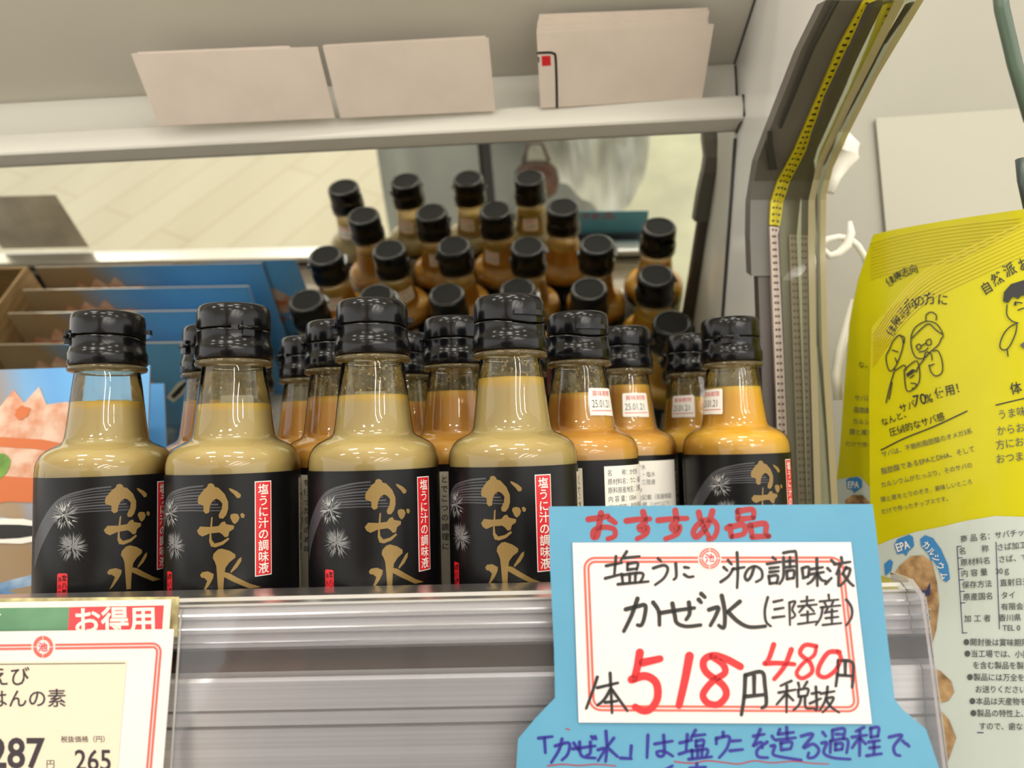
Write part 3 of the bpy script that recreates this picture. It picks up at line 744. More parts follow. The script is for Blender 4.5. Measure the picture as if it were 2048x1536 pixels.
for a, c in (((-640, 440, 3), (-637, 585, 132)), ((-495, 440, 3), (-492, 585, 132)), ((-637, 440, 3), (-495, 443, 132)), ((-637, 582, 3), (-495, 585, 132))): b.box(a, c, M_kraft)
tag(b.build('carton', origin=(-566, 512, 0)), 'plain brown kraft carton at the left edge, reflected beside the shrimp pouches', 'carton')
b = MB(); bk_ = mat('black_tray', (22, 20, 18), 0.5)
b.box((-720, 330, 0), (-548, 420, 3), bk_)
for a, c in (((-720, 330, 3), (-717, 420, 34)), ((-551, 330, 3), (-548, 420, 34)), ((-717, 330, 3), (-551, 333, 34)), ((-717, 417, 3), (-551, 420, 34))): b.box(a, c, bk_)
tag(b.build('tray', origin=(-610, 365, 0)), 'black open tray at the far left, reflected low in the mirror', 'tray')
b = MB(); b.hexa([(-660, 280, 33.5), (-549, 280, 33.5), (-549, 284, 110), (-660, 284, 110)], [(-660, 281, 33.5), (-549, 281, 33.5), (-549, 285, 110), (-660, 285, 110)], noise_col(mat('grey_sign_back', (140, 132, 118), 0.5), (150, 142, 130), (182, 174, 160), (18, 18, 18)))
tag(b.build('sign_board', origin=(-610, 282, 33)), 'grey back of a shop sign on the rail, reflected at the left of the mirror', 'sign')

# ------------------------------------------------------------------ blank cards on the ledge
CN = Vector((SKEW * -0.62, -0.63, -0.78)); CN.normalize()
cp0 = Vector((100, yk(495.5, 100), 305)); CD = CN.dot(cp0)
def card(name, corners, label, k=0, group=None, art=None):
    P = [atp(x, y, CN, CD - k * 0.75) for x, y in corners]
    mb = MB(); mb.prism(P, -CN * 0.45, M_blank)
    if art: art(mb, lambda x, y: atp(x, y, CN, CD - k * 0.75) + CN * 0.12)
    return tag(mb.build(name, origin=tuple(sum(P, Vector()) / 4)), label, 'card', group)
def rows(n, quad, dy, jit, seed):
    rnd = random.Random(seed); out = []
    for i in range(n):
        (a, b_, c, d) = quad; t = dy * i
        out.append([(a[0] + jit * rnd.uniform(-1, 1) * (i > 0) + 0.03 * t, a[1] - t), (b_[0] + jit * rnd.uniform(-1, 1) * (i > 0), b_[1] - t), c, d])
    return out
q = [(262, 108), (635, 94), (670, 236), (318, 252)]
card('blank_card', q, 'blank pinkish white card at the left of the ledge, front of its pair')
card('blank_card', [(275, 105), (578, 92), (664, 236), (326, 252)], 'narrow blank card just showing above the leftmost ledge card', 1)
q = [(645, 92), (977, 76), (991, 222), (681, 236)]
card('blank_card', q, 'blank pinkish white card in the middle of the ledge, front of its pair')
card('blank_card', [(648, 90), (971, 72), (989, 222), (683, 236)], 'blank card peeping above the middle ledge card', 1)
def corner_print(mb, fn):
    put(mb, stroke([(1076, 106), (1098, 105), (1107, 107), (1111, 114), (1113, 160), (1114, 214)], 5, 1.0), fn, M_ink)
    put(mb, poly2([(1083, 112), (1101, 111), (1102, 131), (1084, 132)]), fn, MATS['marker_red'])
    put(mb, stroke([(1077, 115), (1078, 124)], 3), fn, M_inkgrey)
card('blank_card', [(1073, 66), (1428, 48), (1404, 196), (1081, 216)], 'white card with black corner line and red stamp, front of the ledge stack', art=corner_print)
for i, (x0, y0, x1, y1) in enumerate([(1073, 58, 1417, 42), (1074, 48, 1414, 34), (1075, 42, 1416, 28), (1077, 36, 1419, 22), (1078, 29, 1416, 16)]):
    card('blank_card', [(x0, y0), (x1, y1), (1402, 198), (1082, 217)], 'plain white card behind the red-stamped card in the right ledge stack', i + 1, 'plain cards in the right ledge stack')

# ------------------------------------------------------------------ blue sign
SN = Vector((0.0, -math.cos(math.radians(9)), math.sin(math.radians(9)))); SD = SN.dot(Vector((60, 266.5, 20)))
def SP(lift): return lambda x, y: atp(x, y, SN, SD) + SN * lift
def CR(lift): 
    f = SP(lift); return lambda x, y: f(1040 + x / 2.56, 980 + y / 2.56)
sg = empty('shop_sign', tuple(atp(1430, 1500, SN, SD)), 'blue handwritten shop sign with white price card standing before the bottles', 'sign')
mb = MB()
out = [(1098, 1013), (1745, 1008), (1752, 1060), (1772, 1250), (1789, 1398), (1806, 1420), (1852, 1458), (1900, 1600), (1905, 1900), (1030, 1900), (1029, 1600), (1036, 1478), (1075, 1432), (1110, 1396), (1108, 1300), (1100, 1130)]
mb.prism([SP(0)(*p) for p in out], -SN * 0.5, M_blue)
def pen(strokes, w, m, fn, taper=0.8):
    for s in strokes: put(mb, stroke(s, w, taper), fn, m)
c1 = CR(0.12)
OS = [[(350, 150), (420, 140), (450, 132)], [(415, 118), (405, 180), (395, 235), (375, 240), (380, 205), (430, 190), (480, 200), (485, 235), (450, 250)], [(460, 148), (488, 168)],
      [(545, 158), (610, 150), (665, 148)], [(630, 112), (640, 165), (610, 190), (625, 208), (652, 190), (645, 225), (600, 250)],
      [(708, 155), (780, 148), (855, 145)], [(795, 105), (800, 160), (775, 185), (790, 208), (818, 185), (805, 225), (745, 250)],
      [(915, 115), (930, 170), (965, 235)], [(985, 108), (965, 170), (920, 230), (895, 238), (890, 205), (930, 160), (985, 155), (1010, 190), (995, 240), (965, 252)],
      [(1118, 105), (1115, 150)], [(1115, 110), (1190, 100), (1195, 142)], [(1120, 150), (1195, 142)], [(1075, 185), (1082, 240)], [(1060, 195), (1142, 178), (1147, 222), (1085, 238)], [(1178, 180), (1190, 240)], [(1180, 182), (1255, 172), (1258, 220), (1272, 238)], [(1190, 240), (1275, 236)]]
pen(OS, 32, M_mark_dred, c1)
for s in OS: put(mb, stroke(s, 18), CR(-0.62), M_mark_dred)     # the ink bleeds through to the back
SHIO = [[(440, 388), (520, 372)], [(490, 340), (482, 430)], [(435, 452), (520, 430)], [(545, 315), (515, 360)], [(530, 348), (610, 340)], [(550, 375), (548, 410)], [(550, 378), (600, 372), (596, 408)], [(550, 408), (596, 402)], [(520, 430), (525, 475)], [(520, 435), (625, 425), (615, 470)], [(560, 430), (560, 470)], [(590, 428), (588, 470)], [(500, 482), (655, 468)]]
def remap(S, a, b_):
    (x0, y0, x1, y1), (u0, v0, u1, v1) = a, b_
    return [[(u0 + (x - x0) / (x1 - x0) * (u1 - u0), v0 + (y - y0) / (y1 - y0) * (v1 - v0)) for x, y in s] for s in S]
BL = [[(95, 1270), (165, 1262)], [(125, 1270), (130, 1345)], [(180, 1310), (250, 1295), (245, 1350), (215, 1382)], [(215, 1275), (200, 1330), (160, 1395)], [(275, 1295), (300, 1332)],
      [(270, 1325), (385, 1310)], [(360, 1290), (360, 1345), (342, 1358)], [(305, 1290), (315, 1360), (385, 1372)], [(366, 1262), (374, 1275)], [(384, 1262), (390, 1275)],
      [(440, 1235), (445, 1320), (438, 1390)], [(400, 1330), (435, 1325), (400, 1385)], [(480, 1270), (450, 1310)], [(450, 1320), (500, 1365)], [(570, 1310), (565, 1375)], [(515, 1372), (570, 1375)],
      [(655, 1255), (650, 1370)], [(690, 1300), (780, 1285)], [(735, 1255), (738, 1350), (710, 1362), (702, 1340), (740, 1338), (782, 1362)],
      [(1040, 1240), (1040, 1262)], [(1005, 1270), (1005, 1300)], [(1005, 1272), (1070, 1262), (1060, 1320), (1020, 1370)], [(1085, 1285), (1130, 1282)], [(1075, 1335), (1140, 1328)],
      [(1195, 1260), (1250, 1250)], [(1230, 1225), (1205, 1290), (1195, 1310), (1235, 1290), (1240, 1320)], [(1265, 1290), (1215, 1330), (1220, 1365), (1268, 1370)],
      [(1330, 1225), (1320, 1250)], [(1325, 1250), (1400, 1240)], [(1365, 1215), (1368, 1275)], [(1310, 1280), (1410, 1268)], [(1335, 1295), (1338, 1330)], [(1335, 1295), (1390, 1290), (1385, 1325)], [(1338, 1330), (1385, 1325)], [(1290, 1260), (1300, 1275)], [(1285, 1310), (1305, 1310), (1295, 1350), (1330, 1365), (1440, 1382)],
      [(1440, 1260), (1500, 1250), (1450, 1320), (1500, 1300), (1530, 1330), (1510, 1365), (1475, 1370), (1478, 1345)],
      [(1550, 1240), (1565, 1260)], [(1545, 1295), (1570, 1295), (1555, 1345), (1600, 1370), (1690, 1378)], [(1600, 1230), (1600, 1275)], [(1600, 1230), (1660, 1222), (1655, 1275)], [(1620, 1250), (1650, 1250)], [(1590, 1285), (1588, 1345)], [(1590, 1285), (1675, 1275), (1672, 1345)], [(1615, 1300), (1615, 1330)], [(1615, 1300), (1650, 1298), (1648, 1328)], [(1615, 1330), (1648, 1328)],
      [(1760, 1215), (1720, 1235)], [(1700, 1265), (1775, 1255)], [(1740, 1235), (1738, 1360)], [(1738, 1265), (1700, 1320)], [(1745, 1275), (1770, 1300)], [(1795, 1220), (1797, 1265)], [(1795, 1220), (1835, 1215), (1832, 1260)], [(1797, 1265), (1832, 1260)], [(1785, 1290), (1840, 1282)], [(1790, 1320), (1840, 1315)], [(1812, 1290), (1812, 1350)], [(1775, 1360), (1850, 1350)],
      [(1890, 1265), (1955, 1255), (1915, 1310), (1920, 1350), (1945, 1360)], [(1960, 1285), (1972, 1298)], [(1980, 1300), (1992, 1312)], [(745, 1432), (780, 1412)], [(870, 1424), (950, 1418)], [(905, 1400), (905, 1450)]]
pen(BL + remap(SHIO, (435, 310, 660, 490), (815, 1225, 985, 1385)), 18.5, M_mark_blue, c1)
pen([[(140, 1412), (220, 1404), (300, 1410), (390, 1404), (490, 1412)], [(790, 1390), (880, 1398), (960, 1386), (1040, 1394), (1120, 1402), (1200, 1386), (1290, 1396), (1400, 1388), (1490, 1398), (1580, 1402)], [(235, 1222), (255, 1228)]], 7, M_mark_dred, c1)
mb.build('board', sg)
mb = MB()
cc = [(268, 270), (1690, 267), (1797, 1195), (300, 1188)]
def bil(u, v): 
    (a, b_, c, d) = cc
    return tuple((1 - u) * (1 - v) * a[i] + u * (1 - v) * b_[i] + u * v * c[i] + (1 - u) * v * d[i] for i in (0, 1))
mb.prism([CR(0.75)(*p) for p in cc], -SN * 0.45, M_paper)
c2 = CR(0.85); c3 = CR(0.95)
def cardxy(u, v): return c2(*bil(u / 1455, v / 920))
for a, b_ in ((0, 12), (20, 32)):
    o = rrect_line(52 + a, 72 + a, 1405 - a, 862 - a, 62 - a); i_ = rrect_line(52 + b_, 72 + b_, 1405 - b_, 862 - b_, 62 - b_)
    put(mb, ring2(o, i_), cardxy, M_border)
def crest(mb, fn0, fn1, cx, cy, r, ch, lift_white):
    circ = lambda q: [(cx + q * math.cos(2 * math.pi * k / 32), cy + q * math.sin(2 * math.pi * k / 32)) for k in range(32)]
    put(mb, (circ(r * 1.12), [tuple(range(32))]), fn0, M_paper)
    put(mb, ring2(circ(r), circ(r * 0.84)), fn1, M_border); put(mb, ring2(circ(r * 0.78), circ(r * 0.62)), fn1, M_border)
    for k in range(4):
        a = k * math.pi / 2; d = (math.cos(a), math.sin(a))
        put(mb, stroke([(cx + d[0] * r * 0.6, cy + d[1] * r * 0.6), (cx + d[0] * r * 1.05, cy + d[1] * r * 1.05)], r * 0.07, 1), ch, M_paper)
    put_text(mb, '池', fn1, MATS['marker_red'], cx - r * 0.46, cy + r * 0.36, r * 0.92, 0.03)
crest(mb, CR(0.88), CR(0.92), 968, 350, 54, CR(0.95), 0)
BK = SHIO + [[(705, 350), (720, 365)], [(680, 400), (735, 385), (755, 405), (735, 450), (690, 485)], [(795, 375), (798, 440), (785, 458)], [(840, 395), (862, 398)], [(838, 432), (860, 445), (885, 442)],
      [(1062, 360), (1080, 380)], [(1040, 395), (1058, 412)], [(1025, 470), (1065, 440), (1090, 400)], [(1085, 405), (1145, 395)], [(1108, 320), (1112, 420), (1108, 500)],
      [(1195, 395), (1180, 440), (1160, 462), (1148, 440), (1165, 405), (1200, 390), (1232, 410), (1235, 450), (1205, 470)],
      [(1290, 345), (1305, 355)], [(1262, 378), (1330, 368)], [(1275, 400), (1320, 395)], [(1275, 420), (1320, 415)], [(1270, 440), (1275, 480)], [(1272, 442), (1315, 438), (1310, 478)], [(1275, 478), (1312, 474)], [(1345, 345), (1345, 440), (1325, 480)], [(1345, 322), (1390, 315), (1410, 330), (1415, 495)], [(1360, 365), (1400, 362)], [(1378, 345), (1378, 395)], [(1358, 395), (1402, 390)], [(1362, 415), (1364, 455)], [(1362, 415), (1398, 412), (1396, 452)], [(1364, 455), (1396, 450)],
      [(1440, 400), (1446, 450)], [(1440, 400), (1475, 395), (1470, 445)], [(1446, 450), (1472, 442)], [(1485, 405), (1545, 395)], [(1478, 432), (1550, 420)], [(1515, 350), (1518, 490)], [(1515, 430), (1490, 465), (1468, 480)], [(1518, 430), (1540, 460), (1560, 465)],
      [(1590, 360), (1605, 375)], [(1570, 400), (1585, 415)], [(1560, 480), (1590, 450)], [(1640, 345), (1645, 370)], [(1605, 380), (1685, 368)], [(1635, 385), (1615, 430)], [(1628, 415), (1625, 490)], [(1665, 395), (1645, 430)], [(1660, 400), (1685, 405), (1670, 450), (1635, 490)], [(1650, 430), (1680, 470), (1702, 490)]]
pen(BK, 16.5, M_ink, c3)
pen([[(540, 610), (600, 595), (640, 590), (635, 650), (620, 690), (600, 690)], [(600, 555), (570, 640), (530, 722)], [(680, 575), (708, 620), (712, 690)], [(720, 628), (800, 615), (890, 603)], [(862, 575), (866, 630), (848, 662)], [(778, 580), (790, 640), (802, 680), (850, 697), (922, 690)], [(912, 560), (925, 575)], [(925, 530), (944, 548)],
     [(1030, 540), (1045, 620), (1042, 702), (1015, 692)], [(965, 612), (1012, 600), (1000, 640), (972, 692)], [(1122, 570), (1060, 622)], [(1062, 622), (1110, 670), (1170, 700), (1252, 696)]], 23, M_ink, c3)
pen([[(1265, 548), (1250, 610), (1255, 670), (1280, 696)], [(1295, 572), (1340, 562)], [(1300, 610), (1345, 602)], [(1290, 652), (1350, 645)], [(1665, 560), (1692, 600), (1692, 650), (1665, 692)]], 15, M_ink, c3)
pen([[(1375, 575), (1378, 690)], [(1375, 575), (1405, 570), (1390, 610), (1405, 640), (1388, 655)], [(1435, 570), (1500, 562)], [(1465, 545), (1465, 590)], [(1420, 595), (1515, 585)], [(1450, 595), (1425, 625)], [(1475, 595), (1500, 620)], [(1435, 640), (1505, 632)], [(1468, 620), (1468, 680)], [(1420, 685), (1515, 672)],
     [(1575, 535), (1578, 560)], [(1530, 570), (1625, 560)], [(1555, 575), (1562, 590)], [(1598, 570), (1590, 588)], [(1535, 600), (1635, 590)], [(1545, 600), (1535, 650), (1510, 690)], [(1570, 605), (1555, 630)], [(1565, 625), (1620, 618)], [(1560, 655), (1625, 648)], [(1592, 610), (1592, 685)], [(1545, 690), (1640, 680)]], 13, M_ink, c3)
pen([[(395, 955), (370, 1030), (338, 1116)], [(395, 1010), (500, 985)], [(460, 935), (465, 1030), (470, 1138)], [(460, 1020), (430, 1070), (395, 1100)], [(470, 1020), (510, 1075), (548, 1128)], [(435, 1085), (495, 1078)]], 17, M_ink, c3)
pen([[(612, 830), (600, 900), (583, 965)], [(625, 882), (670, 872), (715, 862)], [(570, 968), (640, 950), (695, 985), (702, 1060), (670, 1115), (630, 1128), (588, 1108)]], 42, M_mark_red, c3, 0.85)
pen([[(865, 848), (842, 970), (812, 1100)]], 45, M_mark_red, c3)
pen([[(1125, 902), (1050, 862), (985, 845), (938, 872), (950, 930), (1035, 995), (1052, 1050), (1010, 1095), (955, 1085), (935, 1040), (985, 975), (1045, 935), (1035, 890), (975, 848)]], 37, M_mark_red, c3, 0.9)
pen([[(1150, 945), (1145, 1050), (1130, 1148)], [(1155, 945), (1235, 930), (1250, 1000), (1257, 1092), (1235, 1112)], [(1195, 950), (1195, 1040)], [(1150, 1055), (1250, 1045)]], 22, M_ink, c3)
pen([[(1295, 790), (1275, 850), (1256, 886)], [(1250, 886), (1320, 884), (1400, 890)], [(1385, 815), (1350, 900), (1298, 966)]], 27, M_mark_red, c3)
pen([[(1512, 798), (1455, 792), (1430, 835), (1480, 880), (1490, 930), (1440, 962), (1412, 935), (1445, 885), (1500, 845), (1512, 800)]], 23, M_mark_red, c3)
pen([[(1630, 828), (1575, 830), (1532, 890), (1522, 940), (1560, 956), (1610, 920), (1638, 860), (1620, 822)]], 25, M_mark_red, c3)
pen([[(1625, 870), (1620, 940), (1612, 1002)], [(1625, 870), (1695, 880), (1700, 950), (1695, 1008)], [(1660, 880), (1660, 945)], [(1620, 945), (1695, 950)]], 18, M_ink, c3)
pen([[(1385, 975), (1330, 1000)], [(1320, 1035), (1405, 1020)], [(1362, 1000), (1360, 1135)], [(1358, 1040), (1310, 1095)], [(1365, 1045), (1395, 1075)], [(1420, 985), (1425, 1005)], [(1465, 980), (1450, 1005)], [(1420, 1020), (1422, 1055)], [(1420, 1020), (1470, 1015), (1465, 1050)], [(1422, 1055), (1465, 1050)], [(1435, 1055), (1425, 1095), (1395, 1125)], [(1455, 1055), (1458, 1110), (1492, 1115)],
     [(1490, 1040), (1530, 1032)], [(1510, 1005), (1515, 1120), (1500, 1115)], [(1480, 1090), (1535, 1065)], [(1535, 1040), (1605, 1028)], [(1570, 1005), (1560, 1070), (1530, 1125)], [(1560, 1065), (1600, 1060), (1580, 1100), (1545, 1135)], [(1565, 1075), (1590, 1110), (1628, 1136)]], 15, M_ink, c3)
mb.build('price_card', sg)['label'] = 'white price card with red double border and brush writing'

# ------------------------------------------------------------------ price tags at the left, clear holder
TN = Vector((0.0, -math.cos(math.radians(8)), math.sin(math.radians(8)))); TD = TN.dot(Vector((-150, 269, 10)))
def TP(k, lift): return lambda x, y: atp(x / 3.879, 1140 + y / 3.879, TN, TD - k) + TN * lift
M_tagpaper = mat('tag_paper', (228, 222, 204), 0.5)
mb = MB()
mb.prism([TP(3.4, 0)(*p) for p in [(-700, 225), (1388, 208), (1378, 520), (-700, 560)]], -TN * 0.4, M_mottle)
tag(mb.build('price_tag', origin=tuple(TP(3.4, 0)(300, 500))), 'mottled olive yellow paper edging out behind the green and red tag', 'price tag')
mb = MB(); f = TP(1.8, 0.0); g = TP(1.8, 0.1); h = TP(1.8, 0.2)
mb.prism([f(*p) for p in [(-700, 262), (1327, 228), (1306, 560), (-700, 620)]], -TN * 0.4, M_tagpaper)
put(mb, poly2([(-700, 302), (540, 288), (522, 560), (-700, 600)]), g, M_green)
put(mb, poly2([(540, 288), (1272, 274), (1252, 560), (522, 560)]), g, M_tag_red)
put_text(mb, 'お得用', h, M_tagpaper, 570, 478, 218, 0.022, 1.0, -0.025)
put(mb, stroke([(-20, 340), (4, 345)], 16), h, M_tagpaper)
tag(mb.build('price_tag', origin=tuple(f(300, 600))), 'green and red bargain tag with white lettering behind the white price tag', 'price tag')
mb = MB(); f = TP(0, 0.0); g = TP(0, 0.12); h = TP(0, 0.24)
mb.prism([f(*p) for p in [(-900, 490), (1350, 458), (1250, 1700), (1190, 2300), (-900, 2300)]], -TN * 0.5, M_paper)
for a, b_ in ((0, 17), (27, 44)):
    R0 = [(250 + 180, 572 + a), (1185, 562 + a)] + [(1185 + (70 - a) * math.sin(t), 632 - (70 - a) * math.cos(t)) for t in [k * math.pi / 12 for k in range(1, 6)]] + [(1255 - a, 640), (1178 - a, 1536), (1110 - a, 2300)]
    R1 = [(430, 572 + b_), (1185, 562 + b_)] + [(1185 + (70 - b_) * math.sin(t), 632 - (70 - b_) * math.cos(t)) for t in [k * math.pi / 12 for k in range(1, 6)]] + [(1255 - b_, 640), (1178 - b_, 1536), (1110 - b_, 2300)]
    n = len(R0); put(mb, (R0 + R1, [(i, i + 1, i + 1 + n, i + n) for i in range(n - 1)]), g, M_border)
    put(mb, poly2([(-800, 588 + a), (245, 574 + a), (245, 574 + b_), (-800, 588 + b_)]), g, M_border)
circ = lambda q: [(336 + q * 0.95 * math.cos(2 * math.pi * k / 36), 596 + q * 1.04 * math.sin(2 * math.pi * k / 36)) for k in range(36)]
put(mb, ring2(circ(82), circ(54)), g, M_border)
for d in ((1, 0), (-1, 0), (0, 1), (0, -1)): put(mb, stroke([(336 + d[0] * 48, 596 + d[1] * 50), (336 + d[0] * 80, 596 + d[1] * 88)], 5, 1), h, M_paper)
put_text(mb, '池', h, MATS['tag_red'], 298, 624, 74, 0.02)
put(mb, poly2([(-800, 722), (985, 703), (915, 1536), (860, 2300), (-800, 2300)]), g, M_beige)
put(mb, stroke([(-800, 738), (970, 722)], 6, 1), h, M_ink)
put_text(mb, 'えび', h, mat('tag_ink', (44, 34, 42), 0.5), -84, 885, 160, 0.008, 1.0, -0.01)
put_text(mb, 'ごはんの素', h, MATS['tag_ink'], -240, 1056, 152, 0.008, 1.0, -0.01)
fit_text(mb, '287', h, MATS['tag_ink'], -84, 352, 1530, 325, 0.022)
put_text(mb, '円', h, MATS['tag_ink'], 358, 1530, 72, 0.0)
put_text(mb, '税抜価格（円）', h, MATS['tag_ink'], 474, 1332, 54, 0.004, 1.0, -0.005)
fit_text(mb, '265', h, MATS['tag_ink'], 582, 862, 1552, 228, 0.012)
tag(mb.build('price_tag', origin=tuple(f(300, 1000))), 'white price tag with red border reading 287 at the lower left', 'price tag')
# clear cover
M_lip = clear('sheet_edge', (235, 235, 240), 1.45, 0.08, 0.35, (214, 210, 206))
hd = empty('ticket_holder', (0, 266, 0), 'clear plastic ticket cover clipped over the ribbed price rail', 'ticket holder')
def HP(px, py): return atp(px, py, TN, TD + 1.2)
b = MB(); a0 = HP(362, 1190); zt, zb = 30.5, -70
def hy(z): return 267.6 + (z - 10) * math.tan(math.radians(8))
b.hexa([(-125.5, hy(zb), zb), (134, hy(zb), zb), (134, hy(zt), zt), (-125.5, hy(zt), zt)], [(-125.5, hy(zb) + .8, zb), (134, hy(zb) + .8, zb), (134, hy(zt) + .8, zt), (-125.5, hy(zt) + .8, zt)], M_sheet)
b.build('cover_sheet', hd)
b = MB(); b.tube([(-125.5, hy(z), z) for z in (zb, 0, zt)], 0.45, M_lip, 6); b.build('cover_edge', hd)
b = MB(); b.prism([(134.2, 296, 33), (134.2, 283, 33), (134.2, 274, 28), (134.2, 271, 10), (134.2, 262, -60), (134.2, 296, -60)], Vector((2, 0, 0)), M_lip); b.build('end_cap', hd)

# ------------------------------------------------------------------ neighbouring bay
b = MB(); b.box((151.5, 560, -500), (1300, 575, 700), M_bay); struct(b.build('wall_back', origin=(700, 565, -500)))
b = MB(); P = [at(1752, 236, 556), at(2080, 214, 556), at(2080, 760, 556), at(1800, 760, 556)]  # lit area of the back wall, built as a lighter thin sheet
b.prism(P, Vector((0, 2, 0)), mat('bay_lit_wall', (164, 161, 148), 0.45)); tag(b.build('lit_wall_sheet', origin=tuple(P[2])), 'pale sheet painted as the lit part of the back wall above the yellow pouches', 'board')
b = MB(); b.tube([at(1995, -60, 360), at(2004, 20, 365), at(2030, 130, 372), at(2062, 240, 380)], [3.4] * 4, clear('green_glass', (150, 176, 160), 1.5, 0.1, 0.5, (120, 138, 124)), 10)
tag(b.build('glass_shelf_edge', origin=tuple(at(2030, 130, 372))), 'greenish glass edge slanting down the top right corner', 'glass edge')
b = MB(); b.tube([at(2042, 318, 380), at(2046, 360, 380), at(2058, 415, 380)], 2.6, mat('dark_clip', (60, 70, 66), 0.4), 8)
tag(b.build('glass_clip', origin=tuple(at(2046, 360, 380))), 'dark clip at the right frame edge beneath the greenish glass edge', 'clip')
b = MB(); b.box((170, 300, -190), (700, 559, -176), M_deck); o = b.build('shelf_slab', origin=(430, 430, -190)); struct(o)
# white hook and cord
hk = empty('hanging_hook', tuple(at(1690, 300, 480)), 'white plastic hook with looped tie hanging left of the yellow pouches', 'hook')
b = MB(); pts = [at(x, y, 480) for x, y in [(1650, 300), (1670, 290), (1686, 285), (1694, 296), (1694, 312), (1684, 330), (1672, 355), (1660, 385)]]
b.tube(pts, [3, 6, 7.5, 8, 7.5, 5, 3.2, 2.6], M_hook, 14); b.build('hook_arm', hk)
b = MB(); pts = [at(x, y, 470) for x, y in [(1640, 492), (1656, 478), (1678, 474), (1700, 478), (1716, 492), (1730, 515), (1738, 545)]]
b.tube([p for p in pts], 2.1, M_hook, 10); b.build('cord', hk)
b = MB(); pts = [at(x, y, 468) for x, y in [(1646, 500), (1660, 512), (1678, 506), (1694, 490), (1702, 466), (1700, 443)]]
b.tube(pts, [2, 2.2, 2.6, 3.0, 2.6, 1.2], M_hook, 10); b.build('tie', hk)
b = MB(); pts = [at(x, y, 466) for x, y in [(1708, 600), (1694, 650), (1680, 700), (1672, 750), (1676, 800)]]
b.tube(pts, [2, 2.6, 3.0, 3.0, 2.6], M_hook, 10); b.build('strap', hk)

# yellow pouches
def D1(px, py): return 366 + 62 * (max(0.0, 2250 - px) / 510) ** 2.2
def D2(px, py): return D1(px, py) + 22
def pgrid(px, py, D, lift): 
    p = at(px, py, D(px, py)); d = (CAMP - p).normalized(); return p + d * lift
def curve_x(line, py):
    for (x0, y0), (x1, y1) in zip(line, line[1:]):
        if py <= y1: return x0 + (x1 - x0) * (py - y0) / (y1 - y0)
    return line[-1][0]
def pouch_sheet(mb, left, topf, right, bottom, D, mfun, thick=12):
    nx, ny = 26, 40; F = []; B = []
    for j in range(ny + 1):
        for i in range(nx + 1):
            s, t = i / nx, j / ny
            xl = left[0][0] + 0
            # walk the left edge, then blend to the right edge
            yl = left[0][1] + (left[-1][1] - left[0][1]) * t; xl = curve_x(left, yl)
            yr = topf + (bottom - topf) * t; xr = right
            e = s
            px = xl + (xr - xl) * e; py = yl + (yr - yl) * (e ** 0.8)
            p = pgrid(px, py, D, 0); F.append(p)
            th = 1.0 + thick * math.sin(math.pi * s) ** 0.7 * math.sin(math.pi * min(1, max(0, (t - 0.1) / 0.9))) ** 0.7
            B.append(p + Vector((0.25, 0.97, 0)) * th)
    W1 = nx + 1
    fs = [(j * W1 + i, (j + 1) * W1 + i, (j + 1) * W1 + i + 1, j * W1 + i + 1) for j in range(ny) for i in range(nx)]
    for f in fs:
        pass
    mb.add(F, fs, mfun, True); n = len(F)
    mb.add(B, [f[::-1] for f in fs], mfun, True)
    rim = [j * W1 for j in range(ny + 1)] + [ny * W1 + i for i in range(1, W1)] + [j * W1 + nx for j in range(ny - 1, -1, -1)] + [i for i in range(nx - 1, 0, -1)]
    al = F + B
    mb.add(al, [(rim[k], rim[(k + 1) % len(rim)], rim[(k + 1) % len(rim)] + n, rim[k] + n) for k in range(len(rim))], mfun)
m = M_yellow; nt = m.node_tree
L1 = [(1743, 655), (1738, 800), (1740, 1000), (1760, 1200), (1800, 1400), (1850, 1660)]
L2 = [(1746, 470), (1716, 560), (1700, 640), (1690, 760), (1680, 900), (1668, 1010), (1668, 1150), (1700, 1400), (1740, 1660)]
def chip_text(fn0, S, mb, m_):
    for t, x, y, h_, r_, b_ in S: put_text(mb, t, fn0, m_, x, y, h_, min(b_, 0.009), 0.92, r_)
def ridges(mb, fn, pts, m_, n, step):
    for k in range(n): put(mb, stroke([(x, y + k * step) for x, y in pts], 2.2, 1), fn, m_)
M_ridge = mat('pouch_ridge', (190, 172, 18), 0.3, coat=0.4)
p2 = empty('snack_pouch', tuple(at(1900, 1600, 430)), 'yellow snack pouch behind, its left margin and crimped top edge showing', 'pouch', 'yellow fish chip pouches in the next bay')
mb = MB(); pouch_sheet(mb, L2, 392, 2250, 1700, D2, M_yellow)
f2 = lambda x, y: pgrid(x, y, D2, 0.5); f3 = lambda x, y: pgrid(x, y, D2, 0.8)
ridges(mb, f2, [(1742, 487), (1800, 470), (1900, 452), (2040, 436)], M_ridge, 11, 7)
put(mb, poly2([(1668, 960), (1720, 952), (1740, 975), (1745, 1200), (1760, 1400), (1700, 1400), (1670, 1150)]), f2, M_pwhite)
put(mb, poly2([(1690, 1000), (1705, 990), (1725, 990), (1740, 1005), (1742, 1200), (1700, 1200)]), f3, M_chip)
put(mb, poly2([(1692, 960), (1700, 955), (1716, 954), (1724, 960), (1724, 974), (1716, 980), (1708, 986), (1704, 979), (1694, 977)]), f3, M_badge)
f4 = lambda x, y: pgrid(x, y, D2, 1.0)
put_text(mb, 'EPA', f4, M_lwhite, 1695, 976, 19, 0.01, 0.72)
chip_text(f2, [('健', 1776, 573, 20, -0.5, 0.01), ('康', 1790, 563, 20, -0.4, 0.01), ('志', 1804, 554, 20, -0.33, 0.01), ('向', 1820, 548, 20, -0.3, 0.01), ('な。', 1716, 735, 15, 0.0, 0.0)], mb, M_ink)
